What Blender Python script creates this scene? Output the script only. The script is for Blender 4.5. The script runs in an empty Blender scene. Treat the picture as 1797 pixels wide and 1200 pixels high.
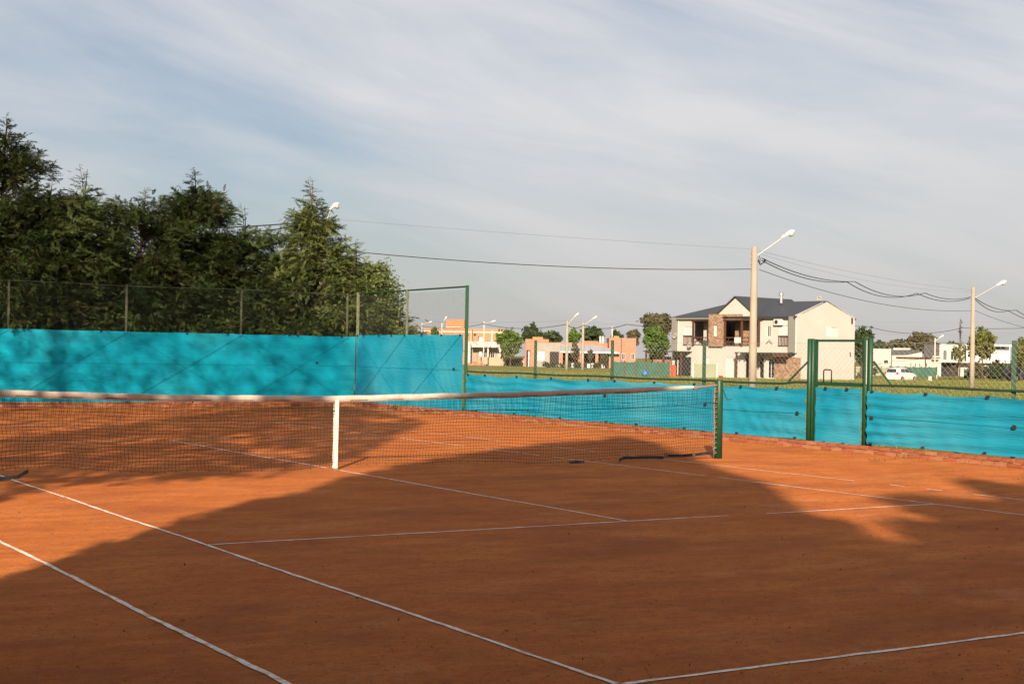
import bpy, math, random
import numpy as np
from mathutils import Vector, Matrix

# ------------------------------------------------------------------ camera, sky, sun, exposure
SC = bpy.context.scene
COL = SC.collection
CAM = Vector((-8.217, -17.431, 1.533))
YAW, PITCH, ROLL = math.radians(32.023), math.radians(0.506), math.radians(1.015)
fw = Vector((math.sin(YAW)*math.cos(PITCH), math.cos(YAW)*math.cos(PITCH), math.sin(PITCH)))
r0 = Vector((math.cos(YAW), -math.sin(YAW), 0)); u0 = r0.cross(fw)
rt = r0*math.cos(ROLL) + u0*math.sin(ROLL); up = u0*math.cos(ROLL) - r0*math.sin(ROLL)
cd = bpy.data.cameras.new('camera'); cam = bpy.data.objects.new('camera', cd); COL.objects.link(cam)
M = Matrix((rt, up, -fw)).transposed().to_4x4(); M.translation = CAM
cam.matrix_world = M
cd.sensor_width = 36; cd.lens = 51.6; cd.clip_start = 0.1; cd.clip_end = 5000
SC.camera = cam

SUN = Vector((-.60, -.80, .37)).normalized()
EL = math.asin(SUN.z); AZ = math.atan2(SUN.x, SUN.y)
sl = bpy.data.lights.new('sun', 'SUN'); sun = bpy.data.objects.new('sun', sl); COL.objects.link(sun)
sl.energy = 5.0; sl.angle = math.radians(0.53); sl.color = (1, .83, .62)
sun.rotation_euler = SUN.to_track_quat('Z', 'Y').to_euler(); sun.location = (-30, -40, 30)

wd = bpy.data.worlds.new('World'); SC.world = wd; wd.use_nodes = True
nt = wd.node_tree; nt.nodes.clear()
def wn(t, **k):
    n = nt.nodes.new(t)
    for a, b in k.items(): setattr(n, a, b)
    return n
wo = wn('ShaderNodeOutputWorld'); bg = wn('ShaderNodeBackground')
sky = wn('ShaderNodeTexSky', sky_type='NISHITA', sun_disc=False, sun_elevation=EL, sun_rotation=AZ, altitude=30, air_density=1.0, dust_density=1.6, ozone_density=1.4)
tc = wn('ShaderNodeTexCoord'); sx = wn('ShaderNodeSeparateXYZ'); nt.links.new(tc.outputs['Generated'], sx.inputs[0])
def wm(op, a, b=None, c=None, clamp=False):
    n = wn('ShaderNodeMath', operation=op, use_clamp=clamp)
    for i, v in enumerate((a, b, c)):
        if v is None: continue
        if hasattr(v, 'is_output'): nt.links.new(v, n.inputs[i])
        else: n.inputs[i].default_value = v
    return n.outputs[0]
OFF1, OFF2 = (-7.4, 1.5, -4.6), (1.8, -2.3, -.8)
# thin high cloud drawn out into long bands by the wind (band axis runs roughly west-east, dipping slightly)
def wdot(v):
    n = wn('ShaderNodeVectorMath', operation='DOT_PRODUCT'); nt.links.new(tc.outputs['Generated'], n.inputs[0]); n.inputs[1].default_value = v; return n.outputs['Value']
BA = Vector((.82, -.51, -.26)).normalized(); BB = Vector((.22, -.14, .965)); BB = (BB - BA*BB.dot(BA)).normalized(); BC = BA.cross(BB)
da, db, dc = wdot(BA), wdot(BB), wdot(BC)
def cloud(sa, sb, sc_, off, scale, detail, rough, dist):
    c = wn('ShaderNodeCombineXYZ')
    for i, (v, k) in enumerate(((da, sa), (db, sb), (dc, sc_))): nt.links.new(wm('MULTIPLY_ADD', v, k, off[i]), c.inputs[i])
    n = wn('ShaderNodeTexNoise'); nt.links.new(c.outputs[0], n.inputs['Vector'])
    for k, v in (('Scale', scale), ('Detail', detail), ('Roughness', rough), ('Distortion', dist)): n.inputs[k].default_value = v
    return n.outputs[0], c
n1, c1_ = cloud(1.0, 3.2, 1.0, OFF1, 1.9, 5, .5, .35)
n2, c2_ = cloud(1.0, 5.5, 1.0, OFF2, 2.8, 7, .58, .5)
dens = wm('ADD', wm('MULTIPLY', n1, .62), wm('MULTIPLY', n2, .40))
cr = wn('ShaderNodeValToRGB'); nt.links.new(dens, cr.inputs[0])
cr.color_ramp.elements[0].position = .38; cr.color_ramp.elements[0].color = (.24, .24, .24, 1)
cr.color_ramp.elements[1].position = .62; cr.color_ramp.elements[1].color = (.97, .97, .97, 1)
# the layer thickens into a grey veil towards the horizon
hz = wm('SUBTRACT', 1.0, wm('MULTIPLY', wm('MAXIMUM', sx.outputs[2], 0.0), 4.8), clamp=True)
hz = wm('POWER', hz, 1.7)
cover = wm('MAXIMUM', cr.outputs[0], wm('MULTIPLY', hz, .97))
cc = wn('ShaderNodeMix', data_type='RGBA'); nt.links.new(hz, cc.inputs[0])
cc.inputs[6].default_value = (5.6, 5.55, 5.65, 1); cc.inputs[7].default_value = (4.3, 4.15, 4.05, 1)
tint = wn('ShaderNodeMix', data_type='RGBA', blend_type='MULTIPLY'); tint.inputs[0].default_value = 1; nt.links.new(sky.outputs[0], tint.inputs[6]); tint.inputs[7].default_value = (.56, .60, .66, 1)
mx = wn('ShaderNodeMix', data_type='RGBA'); nt.links.new(cover, mx.inputs[0]); nt.links.new(tint.outputs[2], mx.inputs[6]); nt.links.new(cc.outputs[2], mx.inputs[7])
nt.links.new(mx.outputs[2], bg.inputs[0]); bg.inputs[1].default_value = .0605
nt.links.new(bg.outputs[0], wo.inputs[0])

SC.view_settings.view_transform = 'Standard'; SC.view_settings.look = 'None'
SC.view_settings.exposure = 1.15; SC.view_settings.gamma = 1
SC.render.engine = 'CYCLES'
SC.cycles.max_bounces = 6; SC.cycles.diffuse_bounces = 3; SC.cycles.transparent_max_bounces = 8

# ------------------------------------------------------------------ site frame: d metres ahead of the camera station, s metres to its right
FX, FY = math.sin(YAW), math.cos(YAW)
def W(s, d, z=0.0): return Vector((CAM.x + s*FY + d*FX, CAM.y - s*FX + d*FY, z))
def yhor(px): return 622.7 + (px-898.5)*.0177
def S(px, d, py=None):
    if py is not None: px = px - (yhor(px)-py)*.0177
    return (px-898.5)/2576*d
def Z(px, py, d): return CAM.z + d*(yhor(px)-py)/2576
def sst(a, b, x):
    t = min(1, max(0, (x-a)/(b-a))); return t*t*(3-2*t)
def gz(s, d):
    return -.03 - .37*sst(60, 190, d) - .42*math.exp(-((s-44)/9)**2-((d-166)/12)**2)
ROT0 = -YAW

# ------------------------------------------------------------------ helpers
class MB:
    def __init__(s): s.v = []; s.f = []
    def quad(s, a, b, c, d):
        n = len(s.v); s.v += [tuple(a), tuple(b), tuple(c), tuple(d)]; s.f.append((n, n+1, n+2, n+3)); return s
    def poly(s, pts):
        n = len(s.v); s.v += [tuple(p) for p in pts]; s.f.append(tuple(range(n, n+len(pts)))); return s
    def box(s, x0, x1, y0, y1, z0, z1):
        n = len(s.v)
        s.v += [(x, y, z) for z in (z0, z1) for x, y in ((x0, y0), (x1, y0), (x1, y1), (x0, y1))]
        s.f += [tuple(n+i for i in q) for q in ((3,2,1,0), (4,5,6,7), (0,1,5,4), (1,2,6,5), (2,3,7,6), (3,0,4,7))]; return s
    def tube(s, path, r, n=6, cap=True):
        path = [Vector(p) for p in path]; m = len(path)
        rs = r if isinstance(r, (list, tuple)) else [r]*m
        b = len(s.v)
        for i, p in enumerate(path):
            t = (path[min(i+1, m-1)] - path[max(i-1, 0)]).normalized()
            a = Vector((0, 0, 1)) if abs(t.z) < .9 else Vector((1, 0, 0))
            u = t.cross(a).normalized(); w = u.cross(t)
            for k in range(n):
                an = 2*math.pi*k/n + math.pi/n
                s.v.append(tuple(p + (u*math.cos(an) + w*math.sin(an))*rs[i]))
        for i in range(m-1):
            for k in range(n):
                k2 = (k+1) % n
                s.f.append((b+i*n+k, b+i*n+k2, b+(i+1)*n+k2, b+(i+1)*n+k))
        if cap:
            s.f.append(tuple(b+k for k in range(n))[::-1]); s.f.append(tuple(b+(m-1)*n+k for k in range(n)))
        return s
    def prism(s, pts2, axis, a, b):
        # pts2 outline in the two other axes, extruded along axis from a to b
        def mk(p, h): return {'x': (h, p[0], p[1]), 'y': (p[0], h, p[1]), 'z': (p[0], p[1], h)}[axis]
        n = len(s.v); k = len(pts2)
        s.v += [mk(p, a) for p in pts2] + [mk(p, b) for p in pts2]
        s.f.append(tuple(range(n, n+k))[::-1]); s.f.append(tuple(range(n+k, n+2*k)))
        for i in range(k):
            j = (i+1) % k; s.f.append((n+i, n+j, n+k+j, n+k+i))
        return s
    def lathe(s, prof, n=16, c=(0, 0)):
        b = len(s.v)
        for r, z in prof:
            for k in range(n):
                a = 2*math.pi*k/n; s.v.append((c[0]+r*math.cos(a), c[1]+r*math.sin(a), z))
        for i in range(len(prof)-1):
            for k in range(n):
                k2 = (k+1) % n; s.f.append((b+i*n+k, b+i*n+k2, b+(i+1)*n+k2, b+(i+1)*n+k))
        s.f.append(tuple(b+k for k in range(n))[::-1]); s.f.append(tuple(b+(len(prof)-1)*n+k for k in range(n)))
        return s
    def mesh(s, name, m, smooth=False):
        me = bpy.data.meshes.new(name); me.from_pydata(s.v, [], s.f); me.validate()
        if m: me.materials.append(m)
        if smooth: me.polygons.foreach_set('use_smooth', [True]*len(me.polygons))
        me.update(); return me
    def build(s, name, m, parent=None, smooth=False):
        o = bpy.data.objects.new(name, s.mesh(name, m, smooth)); COL.objects.link(o); o.parent = parent; return o
def fast(name, V, Q, m, parent=None, smooth=False):
    V = np.asarray(V, np.float32); Q = np.asarray(Q, np.int32)
    me = bpy.data.meshes.new(name); k = Q.shape[1]
    me.vertices.add(len(V)); me.vertices.foreach_set('co', V.ravel())
    me.loops.add(Q.size); me.loops.foreach_set('vertex_index', Q.ravel())
    me.polygons.add(len(Q)); me.polygons.foreach_set('loop_start', np.arange(0, Q.size, k, dtype=np.int32))
    if smooth: me.polygons.foreach_set('use_smooth', np.ones(len(Q), bool))
    me.materials.append(m); me.update(calc_edges=True)
    o = bpy.data.objects.new(name, me); COL.objects.link(o); o.parent = parent; return o
def tag(o, label=None, cat=None, group=None, kind=None):
    for k, v in (('label', label), ('category', cat), ('group', group), ('kind', kind)):
        if v: o[k] = v
    return o
def thing(name, label, cat, loc=(0, 0, 0), rz=0.0, group=None):
    o = bpy.data.objects.new(name, None); COL.objects.link(o); o.location = loc; o.rotation_euler = (0, 0, rz); o.empty_display_size = .3
    return tag(o, label, cat, group)
def bx(parent, name, m, x0, x1, y0, y1, z0, z1): return MB().box(x0, x1, y0, y1, z0, z1).build(name, m, parent)
def inst(name, me, parent, loc=(0, 0, 0), rot=(0, 0, 0), scale=(1, 1, 1)):
    o = bpy.data.objects.new(name, me); COL.objects.link(o); o.parent = parent; o.location = loc; o.rotation_euler = rot; o.scale = scale; return o

def mat(name, c1, c2=None, scale=4.0, rough=.8, bump=0.0, bscale=None, metal=0.0, spec=.3, trans=0.0, lo=.35, hi=.65, stretch=(1, 1, 1), c3=None, scale3=.5):
    m = bpy.data.materials.new(name); m.use_nodes = True; t = m.node_tree; P = t.nodes['Principled BSDF']
    P.inputs['Roughness'].default_value = rough; P.inputs['Metallic'].default_value = metal; P.inputs['Specular IOR Level'].default_value = spec
    K = .87; c1, c2, c3 = [tuple(v*K for v in c) if c else c for c in (c1, c2, c3)]
    c1 = (*c1, 1); P.inputs['Base Color'].default_value = c1
    co = t.nodes.new('ShaderNodeTexCoord'); mpn = t.nodes.new('ShaderNodeMapping'); t.links.new(co.outputs['Object'], mpn.inputs[0]); mpn.inputs['Scale'].default_value = stretch
    out = None
    if c2:
        no = t.nodes.new('ShaderNodeTexNoise'); t.links.new(mpn.outputs[0], no.inputs[0]); no.inputs['Scale'].default_value = scale; no.inputs['Detail'].default_value = 6; no.inputs['Roughness'].default_value = .6
        ra = t.nodes.new('ShaderNodeValToRGB'); t.links.new(no.outputs[0], ra.inputs[0])
        ra.color_ramp.elements[0].position = lo; ra.color_ramp.elements[0].color = c1
        ra.color_ramp.elements[1].position = hi; ra.color_ramp.elements[1].color = (*c2, 1)
        out = ra.outputs[0]
        if c3:
            n3 = t.nodes.new('ShaderNodeTexNoise'); t.links.new(co.outputs['Object'], n3.inputs[0]); n3.inputs['Scale'].default_value = scale3; n3.inputs['Detail'].default_value = 4
            r3 = t.nodes.new('ShaderNodeValToRGB'); t.links.new(n3.outputs[0], r3.inputs[0]); r3.color_ramp.elements[0].position = .45; r3.color_ramp.elements[1].position = .68
            mi = t.nodes.new('ShaderNodeMix'); mi.data_type = 'RGBA'; t.links.new(r3.outputs[0], mi.inputs[0]); t.links.new(out, mi.inputs[6]); mi.inputs[7].default_value = (*c3, 1); out = mi.outputs[2]
        t.links.new(out, P.inputs['Base Color'])
    if bump:
        nb = t.nodes.new('ShaderNodeTexNoise'); t.links.new(mpn.outputs[0], nb.inputs[0]); nb.inputs['Scale'].default_value = bscale or scale*4; nb.inputs['Detail'].default_value = 8
        bm = t.nodes.new('ShaderNodeBump'); t.links.new(nb.outputs[0], bm.inputs['Height']); bm.inputs['Strength'].default_value = bump; bm.inputs['Distance'].default_value = .02; t.links.new(bm.outputs[0], P.inputs['Normal'])
    if trans:
        tr = t.nodes.new('ShaderNodeBsdfTranslucent'); ms = t.nodes.new('ShaderNodeMixShader'); ms.inputs[0].default_value = trans
        if out is not None: t.links.new(out, tr.inputs[0])
        else: tr.inputs[0].default_value = c1
        t.links.new(P.outputs[0], ms.inputs[1]); t.links.new(tr.outputs[0], ms.inputs[2]); t.links.new(ms.outputs[0], t.nodes['Material Output'].inputs[0])
    return m

# ------------------------------------------------------------------ materials
def clay_material():
    m = bpy.data.materials.new('clay'); m.use_nodes = True; t = m.node_tree; P = t.nodes['Principled BSDF']
    P.inputs['Roughness'].default_value = .95; P.inputs['Specular IOR Level'].default_value = .12
    co = t.nodes.new('ShaderNodeTexCoord')
    def noise(scale, detail=6, rough=.6, st=(1, 1, 1), rot=0):
        mp = t.nodes.new('ShaderNodeMapping'); t.links.new(co.outputs['Object'], mp.inputs[0]); mp.inputs['Scale'].default_value = st; mp.inputs['Rotation'].default_value = (0, 0, rot)
        n = t.nodes.new('ShaderNodeTexNoise'); t.links.new(mp.outputs[0], n.inputs[0]); n.inputs['Scale'].default_value = scale; n.inputs['Detail'].default_value = detail; n.inputs['Roughness'].default_value = rough
        return n.outputs[0]
    def ramp(s, p0, c0, p1, c1):
        r = t.nodes.new('ShaderNodeValToRGB'); t.links.new(s, r.inputs[0]); e = r.color_ramp.elements
        e[0].position = p0; e[0].color = (*c0, 1); e[1].position = p1; e[1].color = (*c1, 1); return r.outputs[0]
    def mix(f, a, b, mode='MIX'):
        n = t.nodes.new('ShaderNodeMix'); n.data_type = 'RGBA'; n.blend_type = mode
        for i, v in ((0, f), (6, a), (7, b)):
            if hasattr(v, 'is_output'): t.links.new(v, n.inputs[i])
            elif i == 0: n.inputs[0].default_value = v
            else: n.inputs[i].default_value = (*v, 1)
        return n.outputs[2]
    base = ramp(noise(.45, 5), .35, (.53, .153, .032), .68, (.65, .208, .049))
    drag = noise(2.0, 9, .75, (.6, 1.4, 1), .25)          # streaks left by the drag mat
    base = mix(ramp(drag, .42, (0, 0, 0), .66, (.85, .85, .85)), base, (0.390, 0.105, 0.027))
    patch = noise(.55, 7, .68, (.7, 1.2, 1), .9)             # swept, damper and drier places
    base = mix(ramp(patch, .50, (0, 0, 0), .64, (.8, .8, .8)), base, (0.342, 0.099, 0.029))
    pale = noise(1.1, 9, .75, (.7, 1.3, 1), -.35)
    base = mix(ramp(pale, .53, (0, 0, 0), .74, (.75, .75, .75)), base, (0.636, 0.252, 0.095))
    scuff = noise(5.0, 9, .8, (.85, 1.15, 1), .4)          # scuffed, swept-up dark crumbs in short dashes
    base = mix(ramp(scuff, .52, (0, 0, 0), .68, (.65, .65, .65)), base, (.29, .080, .023))
    crumb = noise(15, 9, .85, (.9, 1.1, 1), .25)
    base = mix(ramp(crumb, .50, (0, 0, 0), .66, (.8, .8, .8)), base, (.26, .070, .020))
    grain = noise(60, 6, .8)
    base = mix(ramp(grain, .50, (0, 0, 0), .70, (.9, .9, .9)), base, (0.288, 0.077, 0.021))
    grit = noise(38, 5, .8)
    base = mix(ramp(grit, .60, (0, 0, 0), .74, (.7, .7, .7)), base, (0.720, 0.316, 0.137))
    vo = t.nodes.new('ShaderNodeTexVoronoi'); t.links.new(co.outputs['Object'], vo.inputs[0]); vo.inputs['Scale'].default_value = 9; vo.inputs['Randomness'].default_value = 1
    base = mix(ramp(vo.outputs['Distance'], .030, (.6, .6, .6), .07, (0, 0, 0)), base, (.10, .045, .022))
    t.links.new(base, P.inputs['Base Color'])
    add = t.nodes.new('ShaderNodeMath'); add.operation = 'ADD'; t.links.new(noise(90, 6, .8), add.inputs[0])
    mu = t.nodes.new('ShaderNodeMath'); mu.operation = 'MULTIPLY'; t.links.new(noise(9, 8, .78, (.9, 1.1, 1), .25), mu.inputs[0]); mu.inputs[1].default_value = 1.6; t.links.new(mu.outputs[0], add.inputs[1])
    b = t.nodes.new('ShaderNodeBump'); t.links.new(add.outputs[0], b.inputs['Height']); b.inputs['Strength'].default_value = .75; b.inputs['Distance'].default_value = .016
    t.links.new(b.outputs[0], P.inputs['Normal'])
    return m
def brick_material(name, a, b, mortar, bw=.3, bh=.12):
    m = bpy.data.materials.new(name); m.use_nodes = True; t = m.node_tree; P = t.nodes['Principled BSDF']; P.inputs['Roughness'].default_value = .9
    co = t.nodes.new('ShaderNodeTexCoord'); sp = t.nodes.new('ShaderNodeSeparateXYZ'); t.links.new(co.outputs['Object'], sp.inputs[0])
    ad = t.nodes.new('ShaderNodeMath'); ad.operation = 'ADD'; t.links.new(sp.outputs[0], ad.inputs[0]); t.links.new(sp.outputs[1], ad.inputs[1])
    cb = t.nodes.new('ShaderNodeCombineXYZ'); t.links.new(ad.outputs[0], cb.inputs[0]); t.links.new(sp.outputs[2], cb.inputs[1])
    br = t.nodes.new('ShaderNodeTexBrick'); t.links.new(cb.outputs[0], br.inputs[0]); br.inputs['Scale'].default_value = 1
    br.inputs['Color1'].default_value = (*a, 1); br.inputs['Color2'].default_value = (*b, 1); br.inputs['Mortar'].default_value = (*mortar, 1)
    br.inputs['Brick Width'].default_value = bw; br.inputs['Row Height'].default_value = bh; br.inputs['Mortar Size'].default_value = .012
    t.links.new(br.outputs[0], P.inputs['Base Color']); return m
def tarp_material(name, c1, c2, c3):
    # woven plastic sheet: fine horizontal weave, faded patches, dust
    m = mat(name, c1, c2, 1.3, .75, 0, spec=.08, trans=.12, stretch=(1, 1, 1), c3=c3, scale3=.45, lo=.3, hi=.7)
    t = m.node_tree; P = t.nodes['Principled BSDF']
    co = t.nodes.new('ShaderNodeTexCoord'); mp = t.nodes.new('ShaderNodeMapping'); t.links.new(co.outputs['Object'], mp.inputs[0]); mp.inputs['Scale'].default_value = (1.2, 1.2, 26)
    n = t.nodes.new('ShaderNodeTexNoise'); t.links.new(mp.outputs[0], n.inputs[0]); n.inputs['Scale'].default_value = 1.6; n.inputs['Detail'].default_value = 7; n.inputs['Roughness'].default_value = .65
    b = t.nodes.new('ShaderNodeBump'); t.links.new(n.outputs[0], b.inputs['Height']); b.inputs['Strength'].default_value = .8; b.inputs['Distance'].default_value = .03; t.links.new(b.outputs[0], P.inputs['Normal'])
    return m
mm = dict(
 clay=clay_material(),
 line=mat('line_tape', (.93, .80, .70), (.60, .36, .24), 13, .8, .3, 60, lo=.46, hi=.68),
 crumb=mat('clay_crumb', (.42, .13, .04), (.24, .075, .026), 3, .95, lo=.4, hi=.6),
 grass=mat('grass', (.125, .142, .026), (.205, .198, .042), .9, .95, .8, 40, c3=(.20, .165, .06), scale3=.12, spec=.1),
 blade=mat('grass_blade', (.14, .165, .03), (.24, .235, .055), .8, .8, trans=.25, spec=.15),
 green=mat('green_paint', (.007, .046, .020), (.011, .062, .028), 9, .45, .1, 60, spec=.35),
 greendark=mat('dark_green_paint', (.010, .040, .022), (.018, .055, .030), 9, .5, spec=.45),
 oldpost=mat('weathered_green_paint', (.055, .075, .042), (.125, .13, .08), 14, .6, .1, 50),
 wire=mat('green_wire', (.055, .085, .060), None, rough=.5, metal=.2),
 wiredark=mat('dark_wire', (.045, .055, .045), None, rough=.6, metal=.2),
 galv=mat('galvanised', (.32, .31, .28), (.42, .40, .36), 20, .5, metal=.6),
 black=mat('black_plastic', (.012, .012, .013), (.03, .028, .026), 20, .6),
 net=mat('net_cord', (.010, .010, .011), None, rough=.8),
 band=mat('canvas_band', (.60, .52, .46), (.45, .37, .32), 6, .85, .25, 120, c3=(.58, .45, .38), scale3=1.5),
 strap=mat('strap', (.74, .69, .60), (.60, .53, .44), 9, .8, .2, 120),
 stitch=mat('stitching', (.10, .055, .045), None, rough=.9),
 rope=mat('rope', (.27, .21, .165), (.14, .09, .07), 60, .9, .3, 200),
 tarp=tarp_material('tarp_turquoise', (.008, .238, .380), (.018, .295, .440), (.055, .335, .460)),
 tarpb=tarp_material('tarp_shade_lifted', (.003, .268, .400), (.005, .328, .465), (.024, .368, .482)),  # copy of the tarp colour, brightened to lift the shaded back screen
 cord=mat('tarp_cord', (.005, .155, .21), None, rough=.8),
 brickA=mat('brick_a', (.24, .052, .020), (.32, .085, .032), 14, .9, .5, 60, c3=(.32, .13, .065), scale3=1.2),
 brickB=mat('brick_b', (.31, .115, .052), (.27, .078, .032), 10, .9, .5, 60, c3=(.40, .20, .105), scale3=1.6),
 mortar=mat('mortar', (.50, .36, .26), (.40, .24, .16), 9, .95, .5, 60),
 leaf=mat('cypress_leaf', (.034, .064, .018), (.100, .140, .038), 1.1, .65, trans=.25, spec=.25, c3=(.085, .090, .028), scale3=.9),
 leaf_sunlit=mat('cypress_leaf_sunlit', (.075, .105, .030), (.165, .190, .055), 1.3, .65, trans=.25, spec=.25),  # paler copy of the cypress leaf, sunlight painted into its colour
 shrub=mat('privet_leaf', (.060, .095, .022), (.150, .170, .045), 2.2, .5, trans=.3, spec=.35),
 fleafA=mat('far_leaf_bright', (.060, .110, .020), (.110, .170, .032), .8, .8, trans=.25),
 fleafB=mat('far_leaf_dark', (.026, .046, .018), (.055, .075, .028), .5, .8, trans=.15),
 fleafC=mat('far_leaf_olive', (.070, .072, .034), (.105, .092, .050), .5, .8, trans=.15),
 fleafD=mat('far_leaf_yellow', (.110, .130, .030), (.170, .175, .050), .9, .8, trans=.3),
 bark=mat('bark', (.105, .075, .052), (.060, .042, .030), 8, .95, .6, 40),
 cream=mat('cream_render', (.475, .440, .410), (.440, .405, .372), .5, .9, .1, 20),
 white=mat('white_render', (.46, .43, .39), (.42, .39, .35), .4, .9),
 whitep=mat('white_paint', (.56, .55, .53), None, rough=.5),
 greyr=mat('grey_render', (.30, .275, .25), (.26, .24, .215), .7, .9),
 pink=mat('pink_brick_render', (.43, .195, .135), (.38, .16, .105), 1.2, .9),
 obrick=brick_material('orange_block', (.43, .155, .072), (.38, .125, .055), (.37, .24, .17), .4, .22),
 stone=mat('stone_cladding', (.36, .235, .155), (.17, .105, .072), 4.5, .95, .8, 14, lo=.40, hi=.60, stretch=(1, 1, 2.0)),
 roof=mat('dark_metal_roof', (.034, .036, .040), (.042, .044, .048), .6, .42, .25, 3, spec=.4, stretch=(12, 1, 1)),
 roofg=mat('grey_blue_roof', (.17, .19, .235), (.22, .24, .28), .8, .6),
 wood=mat('dark_wood', (.10, .045, .028), (.065, .030, .020), 6, .7, .2, 30),
 woodl=mat('orange_door', (.48, .22, .08), (.40, .17, .06), 6, .7),
 glass=mat('dark_glass', (.020, .024, .028), None, rough=.12, spec=.6),
 blind=mat('pale_shutter', (.55, .53, .50), (.50, .48, .45), 2, .7, stretch=(1, 1, 14)),
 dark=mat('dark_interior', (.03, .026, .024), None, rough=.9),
 conc=mat('pole_concrete', (.34, .285, .23), (.28, .235, .185), 2.5, .9, .2, 30, stretch=(1, 1, .3)),
 conc2=mat('grey_concrete', (.50, .46, .40), (.42, .38, .33), 2.5, .9),
 cable=mat('cable_black', (.014, .014, .015), None, rough=.7),
 thin=mat('wire_grey', (.13, .13, .13), None, rough=.6),
 lampw=mat('lamp_white', (.80, .79, .76), None, rough=.4, spec=.5),
 bowl=mat('lamp_bowl', (.42, .37, .27), (.32, .28, .2), 8, .25, spec=.6),
 meshg=mat('green_shade_cloth', (.025, .085, .065), (.040, .11, .085), 1.2, .85),
 meshg2=mat('pale_green_screen', (.22, .24, .17), (.26, .28, .20), 1.2, .85),
 carp=mat('white_car_paint', (.60, .595, .585), None, rough=.25, spec=.6),
 carb=mat('navy_car_paint', (.015, .018, .035), None, rough=.25, spec=.6),
 tyre=mat('tyre', (.018, .018, .018), None, rough=.9),
 rim=mat('rim', (.42, .42, .42), None, rough=.35, metal=.6),
 red=mat('red_lens', (.45, .03, .02), None, rough=.3),
 orange=mat('orange_plastic', (.42, .09, .035), None, rough=.6),
 blue=mat('blue_plastic', (.03, .15, .34), None, rough=.4),
)
G = mm

# ------------------------------------------------------------------ ground and court
def make_ground():
    ds = np.concatenate([np.linspace(-90, 20, 12), np.linspace(24, 210, 94), np.geomspace(215, 2500, 26)])
    ss = np.concatenate([-np.geomspace(2200, 75, 14), np.linspace(-72, 90, 82), np.geomspace(94, 2200, 14)])
    rnd = np.random.RandomState(3); V = []
    for d in ds:
        for s in ss:
            p = W(s, d); inside = (-20 < p.x < 10.6 and -50 < p.y < 21.5)
            z = gz(s, d) + (-.06 if inside else 0) + (rnd.uniform(-.03, .03) if 30 < d < 210 and not inside else 0)
            V.append((p.x, p.y, z))
    n = len(ss); Q = [(i*n+j, i*n+j+1, (i+1)*n+j+1, (i+1)*n+j) for i in range(len(ds)-1) for j in range(n-1)]
    o = fast('ground', V, Q, G['grass'], smooth=True); o['kind'] = 'structure'
make_ground()
court = MB().quad((-18, -48, 0), (9.75, -48, 0), (10.25, 20.45, 0), (-18, 20.45, 0)).build('clay_court', G['clay']); court['kind'] = 'structure'

def line(x0, y0, x1, y1, w=.045, seed=0, gaps=()):
    # a strip of line tape with a slightly ragged, dust-covered edge; gaps as (from, to) in metres along it
    rr = random.Random(seed); a = Vector((x0, y0)); b = Vector((x1, y1)); L = (b-a).length; t = (b-a)/L; n = Vector((-t.y, t.x))
    mb = MB(); N = int(L/.12); prev = None
    for i in range(N+1):
        q = i*L/N
        hole = any(g0 < q < g1 for g0, g1 in gaps)
        wob = .006*math.sin(q*1.7+seed) + rr.uniform(-.002, .002)
        h1 = w/2*rr.uniform(.60, 1.15); h2 = w/2*rr.uniform(.60, 1.15); c = a + t*q + n*wob
        cur = (tuple(c+n*h1)+(.004,), tuple(c-n*h2)+(.004,))
        if prev and not hole: mb.quad(prev[1], cur[1], cur[0], prev[0])
        prev = None if hole else cur
    mb.build('court_line', G['line'], court)
HB, SV, SG, DB = 11.885, 6.40, 4.115, 5.485
line(-SG, -HB, -SG, HB, .036, 1, ((13.4, 14.1), (17, 17.5)))
line(SG, -HB, SG, HB, .036, 2, ((9.2, 9.35), (13.0, 13.3), (15.1, 15.5), (18, 18.6)))
line(-DB, -HB, -DB, HB, .040, 3, ((12.5, 23.7),))
line(DB, -HB, DB, HB, .034, 4, ((6.15, 6.55), (6.95, 7.2), (7.55, 7.95), (13.2, 13.8), (15.5, 16.6)))
line(-DB, -HB, DB, -HB, .040, 5)
line(-DB, HB, DB, HB, .045, 6, ((2, 3), (6.4, 7)))
line(-SG, -SV, SG, -SV, .036, 7, ((5.40, 5.75),))
line(-SG, SV, SG, SV, .042, 8, ((1, 1.6), (5.4, 5.9), (7, 7.2)))
line(0, -SV, 0, -.16, .038, 9)
line(0, .25, 0, SV, .042, 10)

# ------------------------------------------------------------------ tennis net
NP = [(-6.5, 1.115), (-4.25, 1.035), (-2.2, .98), (0, .955), (2.7, 1.0), (4.7, 1.065), (6.36, 1.125)]
def ntop(x):
    xs = [a for a, _ in NP]; zs = [b for _, b in NP]
    return float(np.interp(x, xs, zs)) - .012*math.sin((x+6.5)*.49)
def nbot(x): return .045 + .025*math.sin(x*1.3) + .015*math.sin(x*3.1+1) + (.05 if x < -2.5 else 0)*min(1, (-2.5-x))
def ny(x, z):   # the net bellies a little along and down its length
    return .02*math.sin(x*.9+.6)*(1-z) + .012*math.sin(x*2.3+z*3)
net = thing('tennis_net', 'black tennis net with white top band and centre strap across the clay court', 'tennis net', (0, 0, 0))
mb = MB(); xs = np.arange(-6.42, 6.37, .046); NR = 21
def npt(x, j):
    zt, zb = ntop(x)-.07, nbot(x); q = j/NR; z = zt + (zb-zt)*q
    return (x + .012*math.sin(j*.8+x*2.1), ny(x, z), z + .006*math.sin(x*7+j))
for x in xs: mb.tube([npt(x, j) for j in range(0, NR+1, 3)], .0021, 3, cap=False)
for j in range(NR+1): mb.tube([npt(x, j) for x in xs[::4]], .0021, 3, cap=False)
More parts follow.
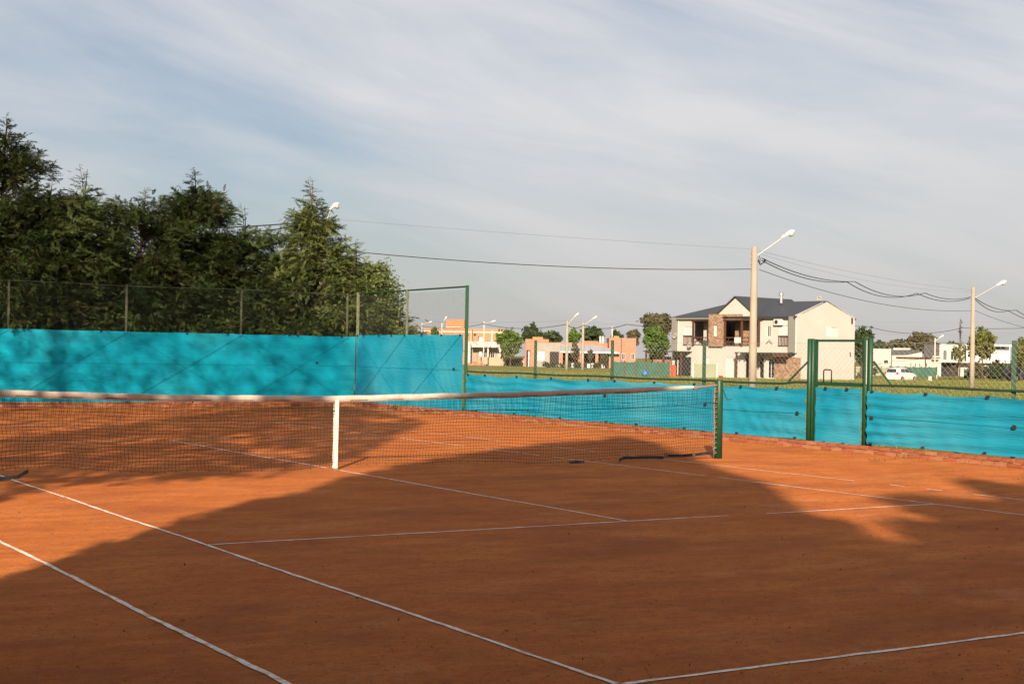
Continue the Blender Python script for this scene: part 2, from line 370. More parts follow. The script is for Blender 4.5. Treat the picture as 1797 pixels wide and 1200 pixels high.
for x in xs[::2]:      # the doubled upper rows
    mb.tube([tuple(Vector(npt(x+.023, j))+Vector((0, .012, 0))) for j in (0, 3, 5)], .0021, 3, cap=False)
for x in xs[::3]:      # loose cord ends along the foot
    p = Vector(npt(x, NR)); mb.tube([p, p+Vector((.01, -.01, -.02))], .003, 3, cap=False)
mb.build('netting', G['net'], net)
xb = np.arange(-6.42, 6.0, .12)
mb = MB(); sec = [(-.011, -.078), (-.013, -.01), (-.006, .004), (.006, .004), (.013, -.01), (.011, -.078)]
b0 = 0
for x in xb:
    for (yy, zz_) in sec: mb.v.append((x, ny(x, 1)+yy+.003*math.sin(x*5), ntop(x)+zz_*(1 if x < 4.9 else max(.45, 1-(x-4.9)*.5))+.003*math.sin(x*9)))
for i in range(len(xb)-1):
    for k in range(6):
        k2 = (k+1) % 6; mb.f.append((i*6+k, i*6+k2, (i+1)*6+k2, (i+1)*6+k))
band = mb.build('top_band', G['band'], net, True)
# the end of the band twists into a thin roll before the post
mb = MB(); mb.tube([(x, ny(x, 1)+.004*math.sin(x*40), ntop(x)-.03+.03*(x-5.95)/.45) for x in np.linspace(5.95, 6.42, 9)], [.034, .03, .024, .021, .018, .020, .016, .018, .014], 7)
mb.build('rolled_band_end', G['rope'], net, True)
st = MB().box(-.135, .135, -.0165, -.0135, -.0032, .0032).mesh('stitch', G['stitch'])
for i in range(23):
    x = -6.1 + i*.535; o = inst('stitch', st, band, (x, ny(x, 1)-.001, ntop(x)-.058), (0, math.atan2(ntop(x-.1)-ntop(x+.1), .2), 0), (random.Random(i).uniform(.8, 1.1), 1, random.Random(i+50).uniform(.6, 1.3)))
mb = MB(); mb.prism([(-.030, 0), (.022, 0), (.026, .45), (.028, .90), (-.026, .90), (-.024, .45)], 'y', -.026, -.020); mb.prism([(-.028, .0), (.022, 0), (.028, .90), (-.026, .90)], 'y', .018, .024)
mb.box(-.026, .028, -.026, .024, .900, .906).build('centre_strap', G['strap'], net)
bx(net, 'strap_anchor', G['rope'], -.035, .03, -.035, .03, 0, .022)
mb = MB(); mb.tube([(x, ny(x, .7)-.006, .76 + .10*((x-3)/3.4)**2 if x > 3 else .76) for x in np.linspace(-.2, 6.38, 40)], .005, 4)
mb.build('middle_cord', G['net'], net)
mb = MB()
for z in np.linspace(.06, 1.0, 13): mb.tube([(6.34, .0, z), (6.40, -.02, z+.03), (6.42, .02, z+.05), (6.35, .01, z+.075)], .008, 4)
mb.tube([(6.365, .0, .03), (6.375, .0, .5), (6.36, 0, .8), (6.37, 0, 1.06)], .012, 5)
mb.build('side_lacing', G['rope'], net, True)
# black foot band hanging loose near the post in pieces, and its fallen end on the left
def ribbon(pts, w):
    mb = MB(); prev = None
    for p, tw in pts:
        p = Vector(p); d = Vector((0, math.sin(tw), math.cos(tw)))*w/2
        cur = (p-d, p+d)
        if prev: mb.quad(prev[0], cur[0], cur[1], prev[1])
        prev = cur
    mb.build('foot_band', G['black'], net)
ribbon([((4.42, -.22, .010), 1.4), ((4.50, -.12, .035), .6), ((4.62, -.06, .055), .3), ((5.2, -.03, .050), .5), ((5.38, -.03, .04), .2)], .045)
ribbon([((5.45, -.03, .065), .1), ((5.72, -.03, .06), .5), ((5.92, -.03, .07), .2)], .045)
ribbon([((5.97, -.03, .07), .5), ((6.2, -.03, .09), .3), ((6.34, -.02, .08), .8)], .045)
ribbon([((3.62, -.10, .012), 1.2), ((3.78, -.12, .024), .9), ((3.9, -.08, .014), 1.3)], .06)
ribbon([((-4.7, -.30, .02), 1.2), ((-4.35, -.34, .03), .6), ((-4.1, -.30, .05), .5), ((-3.95, -.16, .10), .4)], .045)
for x in (5.42, 5.94): bx(net, 'foot_band_tie', G['rope'], x-.022, x+.022, -.05, -.02, .035, .10)

post = thing('net_post', 'round green steel net post standing at the right end of the net', 'net post', (6.47, .02, 0))
MB().lathe([(.062, 0), (.062, 1.19), (.055, 1.205), (.02, 1.21)], 24).build('tube', G['green'], post, True)
mb = MB(); mb.tube([(.05, -.03, 1.06), (.12, -.03, .93), (.15, -.03, .905), (.24, -.03, .91)], .006, 5); mb.build('tension_hook', G['black'], post)
for z_ in (.10, 1.02): MB().tube([(-.06, 0, z_), (-.085, -.01, z_+.02), (-.085, -.01, z_+.05), (-.06, 0, z_+.07)], .010, 6).build('rope_eye', G['galv'], post)

# ------------------------------------------------------------------ fences
def chain(mb, A, B, z0, z1, cw, ch, r, off=0.0):
    # woven wire: one zigzag per half cell
    A = Vector(A); B = Vector(B); L = (B-A).length; t = (B-A)/L; nrm = Vector((-t.y, t.x, 0))
    h = cw/2; n = int(L/h); m = int((z1-z0)/(ch/2))
    for i in range(n):
        path = []
        for k in range(m+1):
            side = (k+i) % 2
            path.append(A + t*(h*(i + side)) + nrm*(off + (.004 if side else -.004)) + Vector((0, 0, z0 + k*ch/2)))
        mb.tube(path, r, 3, cap=False)
    return mb
def fx(y): return 9.7 + (y+3.5)*.025            # line of the side fence
rnd = random.Random(5)
# back fence
YB = 20.5
bf = thing('chain_link_fence', 'tall chain-link fence with weathered posts behind the long blue screen, below the conifers', 'fence', (0, YB, 0))
mb = chain(MB(), (-8, .0, 0), (10.22, .0, 0), 1.93, 3.16, .066, .066, .0017); mb.build('wire_mesh', G['wiredark'], bf)
for x in (-5.9, -2.65, .6, 3.6, 6.78, 9.98):
    mb = MB(); mb.box(-.02, .02, -.002, .004, 0, 3.2); mb.box(-.02, -.014, .004, .04, 0, 3.2)
    o = mb.build('post', G['oldpost'], bf); o.location = (x, .02, 0); o.rotation_euler = (0, 0, rnd.uniform(-.3, .3))
MB().tube([(x, .01, 3.17+.012*math.sin(x*1.2)) for x in np.linspace(-8, 10.2, 30)], .010, 5).build('top_rail', G['wiredark'], bf)
# tall side fence
sf = thing('chain_link_fence', 'tall chain-link side fence ending at the high green post', 'fence', (fx(17), 17, 0))
def loc(o, p): return tuple(Vector(p)-Vector(o.location))
mb = chain(MB(), loc(sf, (fx(14.05), 14.05, 0)), loc(sf, (fx(20.4), 20.4, 0)), 1.95, 3.17, .066, .066, .0017); mb.build('wire_mesh', G['wiredark'], sf)
MB().tube([loc(sf, (fx(y), y, 3.21)) for y in (14.0, 17.3, 20.5)], .022, 6).build('top_rail', G['greendark'], sf)
for y, m_, w in ((14.02, 'green', .045), (17.33, 'oldpost', .032), (20.47, 'oldpost', .045)):
    mb = MB(); mb.box(-w, w, -.006, .006, 0, 3.24); mb.box(-.006, .006, .006, w*1.6, 0, 3.24)
    o = mb.build('post', G[m_], sf); o.location = loc(sf, (fx(y)-.02, y, 0)); o.rotation_euler = (0, 0, -.9)
# low side fence either side of the gate
def low_fence(label, y0, y1, posts, braces):
    f = thing('low_chain_link_fence', label, 'fence', (fx((y0+y1)/2), (y0+y1)/2, 0))
    mb = chain(MB(), loc(f, (fx(y0), y0, 0)), loc(f, (fx(y1), y1, 0)), 1.02, 1.83, .115, .10, .0019); mb.build('wire_mesh', G['galv'], f)
    MB().tube([loc(f, (fx(y), y, 1.835+.004*math.sin(y*3))) for y in np.linspace(y0, y1, 20)], .003, 4).build('top_wire', G['galv'], f)
    MB().tube([loc(f, (fx(y)-.01, y, 1.115 + (.03 if y < 2 else 0) - .015*math.sin((y-y0)*.97)**2)) for y in np.linspace(y0, y1, 40)], .020, 6).build('middle_rail', G['greendark'], f)
    for y in posts:
        mb = MB(); mb.box(-.035, .035, -.005, .005, 0, 1.88); mb.box(-.005, .005, .005, .05, 0, 1.88)
        o = mb.build('post', G['green'], f); o.location = loc(f, (fx(y)+.03, y, 0)); o.rotation_euler = (0, 0, -.95)
    for (ya, za, yb, zb) in braces:
        MB().tube([loc(f, (fx(ya)+.02, ya, za)), loc(f, (fx(yb)+.02, yb, zb))], .020, 6).build('brace', G['green'], f)
    return f
low_fence('low chain-link fence stretch between the high green post and the gate', 1.62, 13.95, (10.81, 7.71, 4.59), ((1.66, 1.50, 2.16, 1.14),))
low_fence('low chain-link fence stretch right of the gate', -7.5, .10, (-2.84, -6.0), ((.05, 1.53, -.38, 1.12),))
gp = thing('gate_post', 'pair of thick green steel posts left of the court gate', 'post', (fx(1.52), 1.52, 0))
for dy, w in ((.06, .045), (-.02, .03)):
    o = MB().lathe([(w, 0), (w, 1.90), (w*.6, 1.91)], 14).build('tube', G['green'], gp, True); o.location = (0, dy, 0)
gp2 = thing('gate_post', 'pair of thick green steel posts right of the court gate', 'post', (fx(.14), .14, 0))
for dy, w in ((.07, .048), (-.035, .040)):
    o = MB().lathe([(w, 0), (w, 1.91), (w*.6, 1.92)], 14).build('tube', G['green'], gp2, True); o.location = (0, dy, 0)
MB().tube([(-.055, .0, 1.15), (-.055, .0, 1.88)], .008, 5).build('hinge_rod', G['galv'], gp2)
gate = thing('court_gate', 'green framed wire gate with a blue panel and black handle', 'gate', (fx(.82), .82, 0))
ya, yb = -.565, .575
for y in (ya, yb): bx(gate, 'stile', G['green'], -.02, .02, y-.022, y+.022, .06, 1.90)
bx(gate, 'top_rail', G['greendark'], -.018, .018, ya+.022, yb-.022, 1.855, 1.895)
bx(gate, 'middle_rail', G['green'], -.02, .02, ya+.022, yb-.022, 1.10, 1.165)
bx(gate, 'bottom_rail', G['greendark'], -.018, .018, ya+.022, yb-.022, .06, .10)
chain(MB(), (0, ya+.02, 0), (0, yb-.06, 0), 1.16, 1.80, .115, .10, .0019).build('wire_mesh', G['galv'], gate)
MB().tube([(-.035, .36, 1.165), (-.035, .36, 1.36), (-.035, .34, 1.375), (-.035, .19, 1.375), (-.035, .17, 1.36), (-.035, .17, 1.165)], .011, 6).build('handle', G['black'], gate, True)

# ------------------------------------------------------------------ windscreens (sheets with folds, hung on the fences)
def sheet(name, label, A, B, z0, z1, m, seed, face, clips_top=(), clips_bot=(), clips_mid=(), amp=.012, sag=.02, seam=None, crossbays=None, wr=1.0):
    A = Vector(A); B = Vector(B); L = (B-A).length; t = (B-A)/L; n = Vector(face)
    o = thing(name, label, 'windscreen', tuple(A), 0, 'blue windscreens around the court')
    rr = np.random.RandomState(seed); nx = max(30, int(L/.045)); nz = 34
    ph = rr.uniform(0, 6.28, 12); V = []
    cl = sorted(clips_top) if len(clips_top) else [0, L]
    for i in range(nx+1):
        q = i*L/nx
        g = [c for c in cl if c <= q]; h = [c for c in cl if c > q]
        a0 = g[-1] if g else 0; a1 = h[0] if h else L
        sg = sag*math.sin(math.pi*(q-a0)/max(.05, a1-a0))*min(1, (a1-a0)/2)
        for k in range(nz+1):
            v = k/nz; z = z0 + (z1-z0-sg)*v + .006*math.sin(q*2.1+ph[0])*(1-v)
            f = .5*math.sin(v*22 + .9*math.sin(q*.55+ph[1])*2 + ph[2])*math.sin(q*.8+ph[3])
            f += .45*math.sin(v*37 + 1.6*math.sin(q*.9+ph[4]) + ph[5])*max(0, math.sin(q*.43+ph[6]))
            f += .16*wr*math.sin(q*17+v*13+ph[7]+2.5*math.sin(q*2.1+v*3))*max(0, math.sin(q*.7+v*2+ph[8]))**3
            f += .12*wr*math.sin(q*23-v*21+ph[10]+1.7*math.sin(v*5+q))*max(0, math.sin(q*1.3-v*3+ph[11]))**4
            f += .8*math.sin(q*1.1+ph[9])
            edge = min(1, v/.06, (1-v)/.06)
            p = t*q + n*(.02 + amp*f*(.25+.75*edge)); V.append((p.x, p.y, z-A.z))
    m1 = nz+1; Q = [(i*m1+k, (i+1)*m1+k, (i+1)*m1+k+1, i*m1+k+1) for i in range(nx) for k in range(nz)]
    fast('cloth', V, Q, m, o, True)
    ang = math.atan2(t.y, t.x)
    def clip(q, z, w=.026, h=.038, nm='clip', mt='black'):
        c = t*q + n*.045; ob = MB().prism([(-w, -h/2), (w*.9, -h/2), (w, h*.3), (w*.4, h/2), (-w*.8, h/2)], 'y', -.014, .014).build(nm, G[mt], o)
        ob.location = (c.x, c.y, z); ob.rotation_euler = (0, rnd.uniform(-.25, .25), ang)
    for q in clips_top: clip(q, z1-.012)
    for q in clips_bot: clip(q, z0+.02, .028, .035)
    for q, z in clips_mid: clip(q, z, .032, .055, 'tension_box', 'black')
    if seam:
        MB().tube([tuple(t*q+n*(.037+.004*math.sin(q*3))+Vector((0, 0, seam-.01*math.sin(math.pi*q/L)))) for q in np.linspace(.05, L-.05, int(L*3))], .0035, 4).build('seam', G['cord'], o)
    for (qa, qb) in (crossbays or ()):
        for (z_a, z_b) in ((z0+.03, z1-.03), (z1-.03, z0+.03)):
            MB().tube([tuple(t*(qa+(qb-qa)*w)+n*(.036+.006*math.sin(w*3.14))+Vector((0, 0, z_a+(z_b-z_a)*w))) for w in np.linspace(0, 1, 14)], .0045, 4).build('cross_cord', G['cord'], o)
    return o
XB = lambda x: x+8.0
sheet('windscreen', 'long shaded blue screen on the back fence under the conifers', (-8, YB-.05, 0), (10.2, YB-.05, 0), .10, 1.975, G['tarpb'], 3, (0, -1, 0),
      [XB(v) for v in (-7.5, -5.4, -3.4, -1.2, 1.05, 2.9, 5.2, 6.35, 8.15, 8.4, 9.75)], [XB(v) for v in (-3, -.2, 1.9, 3.6, 5.4, 7.6, 9.1)], [(XB(9.0), 1.22)], .016, .015, 1.14,
      [(XB(-5.9), XB(-2.65)), (XB(-2.65), XB(.6)), (XB(.6), XB(3.6)), (XB(3.6), XB(6.78)), (XB(6.78), XB(9.98))])
def side(y): return (fx(y)-.05, y, 0)
sheet('windscreen', 'tall turquoise screen between the back corner and the high green post', side(20.42), side(14.1), .08, 2.02, G['tarp'], 8, (-1, .03, 0),
      (.1, .5, 1.5, 2.3, 3.1, 4.1, 5.2, 6.2), (.6, 2.2, 4.0, 5.6), [(5.9, 1.16)], .014, .01, 1.14, [(.05, 3.1), (3.1, 6.2)])
sheet('windscreen', 'waist-high turquoise screen between the high green post and the gate', side(13.93), side(1.585), .145, 1.045, G['tarp'], 11, (-1, .03, 0),
      (.15, 1.0, 2.5, 4.0, 5.5, 6.5, 7.9, 9.2, 10.6, 11.6), (.6, 2.4, 4.4, 6.2, 7.3, 8.9, 10.5, 12.1), [(6.15, .72), (9.55, .66), (12.15, .60)], .022, .06, .60)
sheet('windscreen', 'waist-high turquoise screen to the right of the gate', side(.085), side(-7.4), .16, 1.045, G['tarp'], 15, (-1, .03, 0),
      (.12, 1.3, 2.55, 3.9, 5.2, 6.6), (.1, 1.25, 2.5, 3.9, 5.5), [(.12, .60), (3.05, .60)], .024, .06, .61)
sheet('windscreen', 'crumpled turquoise screen panel tied inside the gate', (fx(1.37)-.03, 1.375, 0), (fx(.26)-.03, .262, 0), .11, 1.07, G['tarp'], 19, (-1, .03, 0),
      (.28, .80), (.25, .72), (), .016, .01, None, None, 2.2)

# ------------------------------------------------------------------ brick kerb walls below the screens
def brick_wall(label, A, B, face, courses=2):
    A = Vector(A); B = Vector(B); L = (B-A).length; t = (B-A)/L; n = Vector(face); ang = math.atan2(t.y, t.x)
    w = thing('brick_kerb_wall', label, 'wall', tuple(A), ang)
    sgn = 1 if Vector((-t.y, t.x, 0)).dot(n) > 0 else -1
    MB().box(0, L, -.06*1, .06, 0, .128).build('mortar_core', G['mortar'], w)
    def bm(s_):
        rr = random.Random(s_); mb = MB(); mb.box(-.118, .118, -.052, .052, -.029, .029)
        mb.v = [(x+rr.uniform(-.006, .006), y+rr.uniform(-.006, .006), z+rr.uniform(-.004, .004)) for x, y, z in mb.v]; return mb
    meshes = [bm(k).mesh('brick', G['brickA' if k % 2 else 'brickB']) for k in range(8)]
    rr = random.Random(len(label))
    for c in range(courses):
        q = .13 - .125*(c % 2)
        while q < L:
            k = rr.randrange(8); k = k | 1 if (c == courses-1 and rr.random() < .75) else k
            o = inst('brick', meshes[k], w, (q, sgn*(.024+rr.uniform(-.006, .008)), .032+c*.070), (rr.uniform(-.02, .02), rr.uniform(-.02, .02), rr.uniform(-.03, .03)))
            q += .25
    return w
brick_wall('low red brick kerb wall under the side screens', (fx(20.4)-.02, 20.4, 0), (fx(-7.5)-.02, -7.5, 0), (-1, 0, 0))
brick_wall('low brick kerb wall in shade under the long back screen', (-3.0, YB-.03, 0), (10.15, YB-.03, 0), (0, -1, 0))

# ------------------------------------------------------------------ trees
def rotfrom(d, rnd_roll):
    # frames (N,3,3) whose first axis is d, second sideways, third upward, rolled about d
    d = d/np.linalg.norm(d, axis=1, keepdims=True)
    upv = np.tile(np.array([0, 0, 1.0]), (len(d), 1)); side_ = np.cross(upv, d); ln = np.linalg.norm(side_, axis=1, keepdims=True); side_ = np.where(ln > 1e-3, side_/np.maximum(ln, 1e-6), np.array([1.0, 0, 0]))
    u = np.cross(d, side_); c = np.cos(rnd_roll)[:, None]; s_ = np.sin(rnd_roll)[:, None]
    return d, side_*c + u*s_, u*c - side_*s_
def spray_template(rr, n=10):
    # flat drooping cypress spray: stem with alternate blade-like branchlets
    quads = []
    def blade(p, dr, L, w, droop):
        p = np.array(p); dr = np.array(dr)/np.linalg.norm(dr); sd = np.array([-dr[1], dr[0], 0]); e = p + dr*L + np.array([0, 0, -droop]); md = p + dr*L*.55 + np.array([0, 0, -droop*.2])
        quads.append([p - sd*w*.25, md - sd*w*.6, e, md + sd*w*.6])
    for i in range(n):
        q = .12 + .8*i/n
        z = -.22*q*q
        for s_ in (-1, 1):
            L = (.25*(1-q)+.10)*rr.uniform(.7, 1.3); a = rr.uniform(.35, .85)
            blade((q, 0, z), (math.cos(a), s_*math.sin(a), rr.uniform(-.55, .5)), L, .055, L*rr.uniform(.1, .45))
    blade((.0, 0, 0), (1, 0, -.05), .55, .05, .05); blade((.5, 0, -.06), (1, 0, -.25), .6, .055, .12)
    return np.array(quads)
TPL = [spray_template(random.Random(k)) for k in range(5)]
def expand(pos, dr, scale, roll, m, name, parent, tpl=None):
    pos = np.asarray(pos, float); dr = np.asarray(dr, float); scale = np.asarray(scale, float); roll = np.asarray(roll, float)
    d, sd, u = rotfrom(dr, roll); Vs = []
    ids = np.arange(len(pos)) % len(TPL)
    for k, T in enumerate(tpl or TPL):
        msk = ids == k
        if not msk.any(): continue
        F = np.stack([d[msk], sd[msk], u[msk]], 1)*scale[msk][:, None, None]      # rows = axes
        P = np.einsum('qvi,nij->nqvj', T, F) + pos[msk][:, None, None, :]
        Vs.append(P.reshape(-1, 3))
    V = np.concatenate(Vs); Q = np.arange(len(V)).reshape(-1, 4)
    return fast(name, V, Q, m, parent)
def conifer(name, label, cat, base, H, R, seed, m, group, zlow=.6, nl=95, dens=1.0, lean=(0, 0), shape=.75, tip=.6, nsp=5):
    rr = random.Random(seed); t = thing(name, label, cat, base, 0, group)
    tk = MB(); cx = lambda h: Vector((lean[0]*h/H + .08*math.sin(h*1.3+seed), lean[1]*h/H + .08*math.cos(h*1.1+seed), h))
    tk.tube([cx(h) for h in np.linspace(0, H*.985, 12)], [max(.006, .028*H*(1-h/H)**.9*.7) for h in np.linspace(0, H*.985, 12)], 7)
    pos, dr, sc, ro = [], [], [], []; HC_ = H-rr.uniform(.65, 1.3)
    for i in range(nl):
        f = (i+rr.random())/nl; h = zlow + (HC_*.99-zlow)*f**.9
        az = i*2.39996 + rr.uniform(-.5, .5)
        prof = R*max(.03, (1-(h-zlow)/(HC_+.15-zlow)))**shape
        L = prof*rr.uniform(.45, 1.25)+.10
        rise = rr.uniform(.35, .9) + (.35 if h > H*.7 else 0)
        o = cx(h); e = Vector((math.cos(az), math.sin(az), 0))
        pts = [o + e*L*q + Vector((0, 0, L*(rise*q - .55*q*q*rr.uniform(.8, 1.2)))) for q in (0, .3, .6, .85, 1)]
        if L > .35 and base[1]+pts[-1].y > 20.8: tk.tube(pts, [.012+.018*L*.4*(1-q) for q in (0, .3, .6, .85, 1)], 4, cap=False)
        ns = max(3, int((10 + 46*L)*dens))
        for k in range(ns):
            q = rr.uniform(.18, 1)**.8; j = min(3, int(q*4)); a = q*4-j; c = pts[j].lerp(pts[j+1], min(1, a))
            spread = .16*L + .10
            c = c + Vector((rr.gauss(0, spread*.6), rr.gauss(0, spread*.6), rr.gauss(0, spread*.42)))
            dv = e*rr.uniform(.5, 1.2) + Vector((rr.gauss(0, .55), rr.gauss(0, .55), rr.gauss(.22, .42)))
            if base[1]+c.y < 20.95: continue
            pos.append(c); dr.append(dv); sc.append(rr.uniform(.16, .38)*(1.0 if L > .4 else .72)); ro.append(rr.uniform(-.8, .8))
    def spire(bp, L, lev):
        ln = Vector((rr.uniform(-.12, .12), rr.uniform(-.12, .12), 1)); tk.tube([bp, bp+ln*L*.6, bp+ln*L+Vector((rr.uniform(-.05, .05), 0, 0))], [.022, .013, .004], 4, cap=False)
        for q in range(lev):
            f = (q+rr.random())/lev; c = bp + ln*L*f; az = rr.uniform(0, 6.28)
            pos.append(c); dr.append(Vector((math.cos(az), math.sin(az), rr.uniform(.1, .7)))); sc.append((.10+.55*(1-f))*rr.uniform(.8, 1.15)); ro.append(rr.uniform(-.5, .5))
    spire(cx(HC_), H-HC_, int(26*tip)+14)
    for k in range(rr.randint(2, nsp)):
        az = rr.uniform(0, 6.28); rad = R*rr.uniform(.15, .55); h0 = zlow + (HC_-zlow)*(1-(rad/R)**(1/shape))*.97
        spire(Vector((cx(h0).x+rad*math.cos(az), cx(h0).y+rad*math.sin(az), h0-.25)), rr.uniform(.6, 1.15), 15)
    tk.build('trunk', G['bark'], t); expand(pos, dr, sc, ro, m, 'crown', t)
    return t
GR = 'conifers in a row behind the back fence'
# (x, y, height, radius, label)
CON = [
 (-3.0, 23.6, 7.6, 2.9, 'dark conifer at the far left end of the row, cut by the photo edge', 'leaf', 1.1, 120, .6),
 (1.1, 23.4, 7.85, 2.9, 'tallest dark conifer of the row, at the left edge with a tapering top', 'leaf', 1.1, 170, .72),
 (3.55, 24.3, 6.75, 2.1, 'slim conifer with a bare spindly leader right of the tallest one', 'leaf', 1.0, 120, .75),
 (2.25, 23.1, 6.05, 2.2, 'bushy conifer directly right of the tallest one, before the spindly one', 'leaf', 1.0, 120, .40),
 (4.85, 23.2, 6.15, 2.2, 'bushy low-topped conifer between the spindly one and the pointed one', 'leaf', 1.0, 130, .38),
 (6.5, 23.6, 6.85, 2.25, 'dense conifer with a sharp pointed top in the middle of the row', 'leaf', 1.2, 160, .62),
 (8.15, 23.9, 5.95, 2.1, 'low rounded conifer left of the sunlit pointed one', 'leaf', 1.0, 120, .42),
 (10.1, 23.3, 6.8, 2.75, 'sunlit conifer with an open feathery top at the right end of the row', 'leaf_sunlit', 1.0, 165, 1.0),
 (11.9, 24.0, 5.1, 2.0, 'short sunlit conifer tucked beside the street lamp at the right end', 'leaf_sunlit', 1.0, 100, .6),
]
for i, (x, y, H, R, lab, m, dn, nl, sh) in enumerate(CON):
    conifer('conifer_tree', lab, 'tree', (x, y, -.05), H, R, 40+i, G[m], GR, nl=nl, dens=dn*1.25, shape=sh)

def leafy(name, label, base, H, crowns, trunk_r, m, seed, nleaf, ls, group=None, cat='tree', trunk_h=None, bark='bark', clump=14, gap=.0):
    # trunk with limbs and leaf clumps; crowns = ellipsoids (cx, cy, cz, rx, ry, rz)
    rr = np.random.RandomState(seed); t = thing(name, label, cat, base, 0, group); tk = MB()
    th = trunk_h if trunk_h else max(.4, crowns[0][2])
    tk.tube([(0, 0, -.1), (.02*th, .01, th*.5), (0, .02*th, th)], [trunk_r, trunk_r*.8, trunk_r*.5], 7)
    allc = []; tot = sum(c[3]*c[5] for c in crowns)
    for c in crowns:
        k = max(4, int(clump*c[3]*c[5]/tot*len(crowns)))
        dirs = rr.normal(size=(k, 3)); dirs /= np.linalg.norm(dirs, axis=1, keepdims=True); rad = rr.uniform(.35, 1, (k, 1))**.6
        cen = np.array(c[:3]) + dirs*rad*np.array(c[3:])
        for j in range(min(k, 9)): tk.tube([(0, 0, th*.75), tuple((np.array([0, 0, th])*.45 + cen[j]*.55)), tuple(cen[j])], [trunk_r*.45, trunk_r*.28, trunk_r*.1], 4, cap=False)
        n = int(nleaf*c[3]*c[5]/tot); w = rr.randint(0, k, n)
        cr_ = (np.array(c[3:])*1.15/np.sqrt(k)*1.25)
        allc.append(cen[w] + rr.normal(size=(n, 3))*cr_*.55)
    P = np.concatenate(allc); n = len(P)
    d = rr.normal(size=(n, 3)); d /= np.linalg.norm(d, axis=1, keepdims=True); e = np.cross(d, rr.normal(size=(n, 3))); e /= np.linalg.norm(e, axis=1, keepdims=True)
    s_ = ls*rr.uniform(.6, 1.3, (n, 1)); a = d*s_; b = e*s_*.55
    V = np.stack([P-a, P-b*1.0+a*.1, P+a, P+b], 1).reshape(-1, 3); V[:, 2] = np.maximum(V[:, 2], .0)
    fast('crown', V, np.arange(len(V)).reshape(-1, 4), G[m], t); tk.build('trunk', G[bark], t)
    return t
leafy('privet_shrub', 'bright broad-leaved shrub at the right end of the conifers, behind the corner post', (12.0, 22.6, -.05), 4,
      [(-.1, 0, 2.1, .8, .8, 1.4), (.25, .2, 3.3, .6, .7, .8), (.35, .2, 2.2, .6, .7, .9), (-.2, 0, 3.9, .5, .5, .5)], .06, 'shrub', 5, 6500, .060, cat='shrub', trunk_h=2.4, clump=26)
leafy('privet_shrub', 'low dark shrub filling the foot of the fence below the conifers', (6.6, 21.9, -.05), 2.5,
      [(-2.6, .2, 1.6, 2.2, .3, 1.3), (1.2, .2, 1.7, 2.4, .3, 1.3), (-6, .3, 1.6, 2.4, .3, 1.4), (3.4, .3, 1.9, 1.5, .3, 1.1)], .05, 'leaf', 6, 16000, .070, cat='shrub', trunk_h=1.2, clump=40)
# one trailing spray hanging over the long screen at the left
rr = random.Random(9)
hang = thing('hanging_branch', 'dark conifer sprig drooping over the top edge of the long screen', 'branch', (.85, 20.75, 2.1))
expand([Vector((rr.gauss(0, .14), rr.uniform(-.42, .05), rr.gauss(.02, .09))) for _ in range(46)], [Vector((rr.gauss(0, .6), -1, rr.gauss(-.5, .4))) for _ in range(46)], [rr.uniform(.14, .26) for _ in range(46)], [rr.uniform(-.6, .6) for _ in range(46)], G['leaf'], 'needles', hang)
MB().tube([(0, .8, .35), (0, .2, .15), (0, -.35, -.05)], [.02, .014, .006], 5).build('twig', G['bark'], hang)

# trees of the neighbouring garden row, left of and behind the camera: they shade the court
def shade_tree(label, y, outline, seed, depth=1.6, n=5200, hole=0.0, x0=-13.0, leaf=.17, th=.9):
    rr = np.random.RandomState(seed); t = thing('tall_conifer', label, 'tree', (x0, y, -.03), 0, 'tall trees left of and behind the camera')
    P = np.array(outline); lo = P.min(0); hi = P.max(0); pts = []
    def inside(q):
        c = False; j = len(P)-1
        for i in range(len(P)):
            if (P[i][1] > q[1]) != (P[j][1] > q[1]) and q[0] < (P[j][0]-P[i][0])*(q[1]-P[i][1])/(P[j][1]-P[i][1])+P[i][0]: c = not c
            j = i
        return c
    hc = rr.uniform(lo, hi, (60, 2)); hr = rr.uniform(.25, .8, 60)
    while len(pts) < n:
        q = rr.uniform(lo, hi)
        if not inside(q): continue
        if hole and rr.rand() < .97:
            k = int(60*hole)
            if (((hc[:k]-q)/np.array([1.0, .45]))**2).sum(1).min() < 0 or any(((q[0]-hc[i][0])/1.3)**2+((q[1]-hc[i][1])/.55)**2 < hr[i]**2 for i in range(k)): continue
        k_ = rr.normal()*depth*.7; q = q + rr.normal(size=2)*.13; pts.append((-.60*k_, q[0]-y-.80*k_, q[1]+.37*k_))
    c = np.array(pts); N = len(c); d = rr.normal(size=(N, 3)); d /= np.linalg.norm(d, axis=1, keepdims=True); e = np.cross(d, rr.normal(size=(N, 3))); e /= np.linalg.norm(e, axis=1, keepdims=True)
    s_ = leaf*rr.uniform(.6, 1.4, (N, 1)); a = d*s_; b = e*s_*.7
    fast('crown', np.stack([c-a, c-b, c+a, c+b], 1).reshape(-1, 3), np.arange(N*4).reshape(-1, 4), G['leaf'], t)
    H = hi[1]; MB().tube([(0, 0, 0), (0, 0, H*th*.5), (0, 0, H*th)], [.28, .2, .05], 8).build('trunk', G['bark'], t)
shade_tree('tall conifer behind the camera whose shadow darkens the near clay', -22.6, [(-17.0, .6), (-17.0, 4.3), (-17.25, 5.7), (-17.7, 6.6), (-18.2, 8.0), (-19.0, 9.2), (-20.4, 10.7), (-22.5, 12.4), (-23.6, 13.1), (-24.3, 12.8), (-25.1, 11.9), (-25.8, 10.9), (-26.4, 10.5), (-26.5, 9.6), (-26.9, 9.0), (-27.4, 8.7), (-28.0, .6)], 71, n=27000)
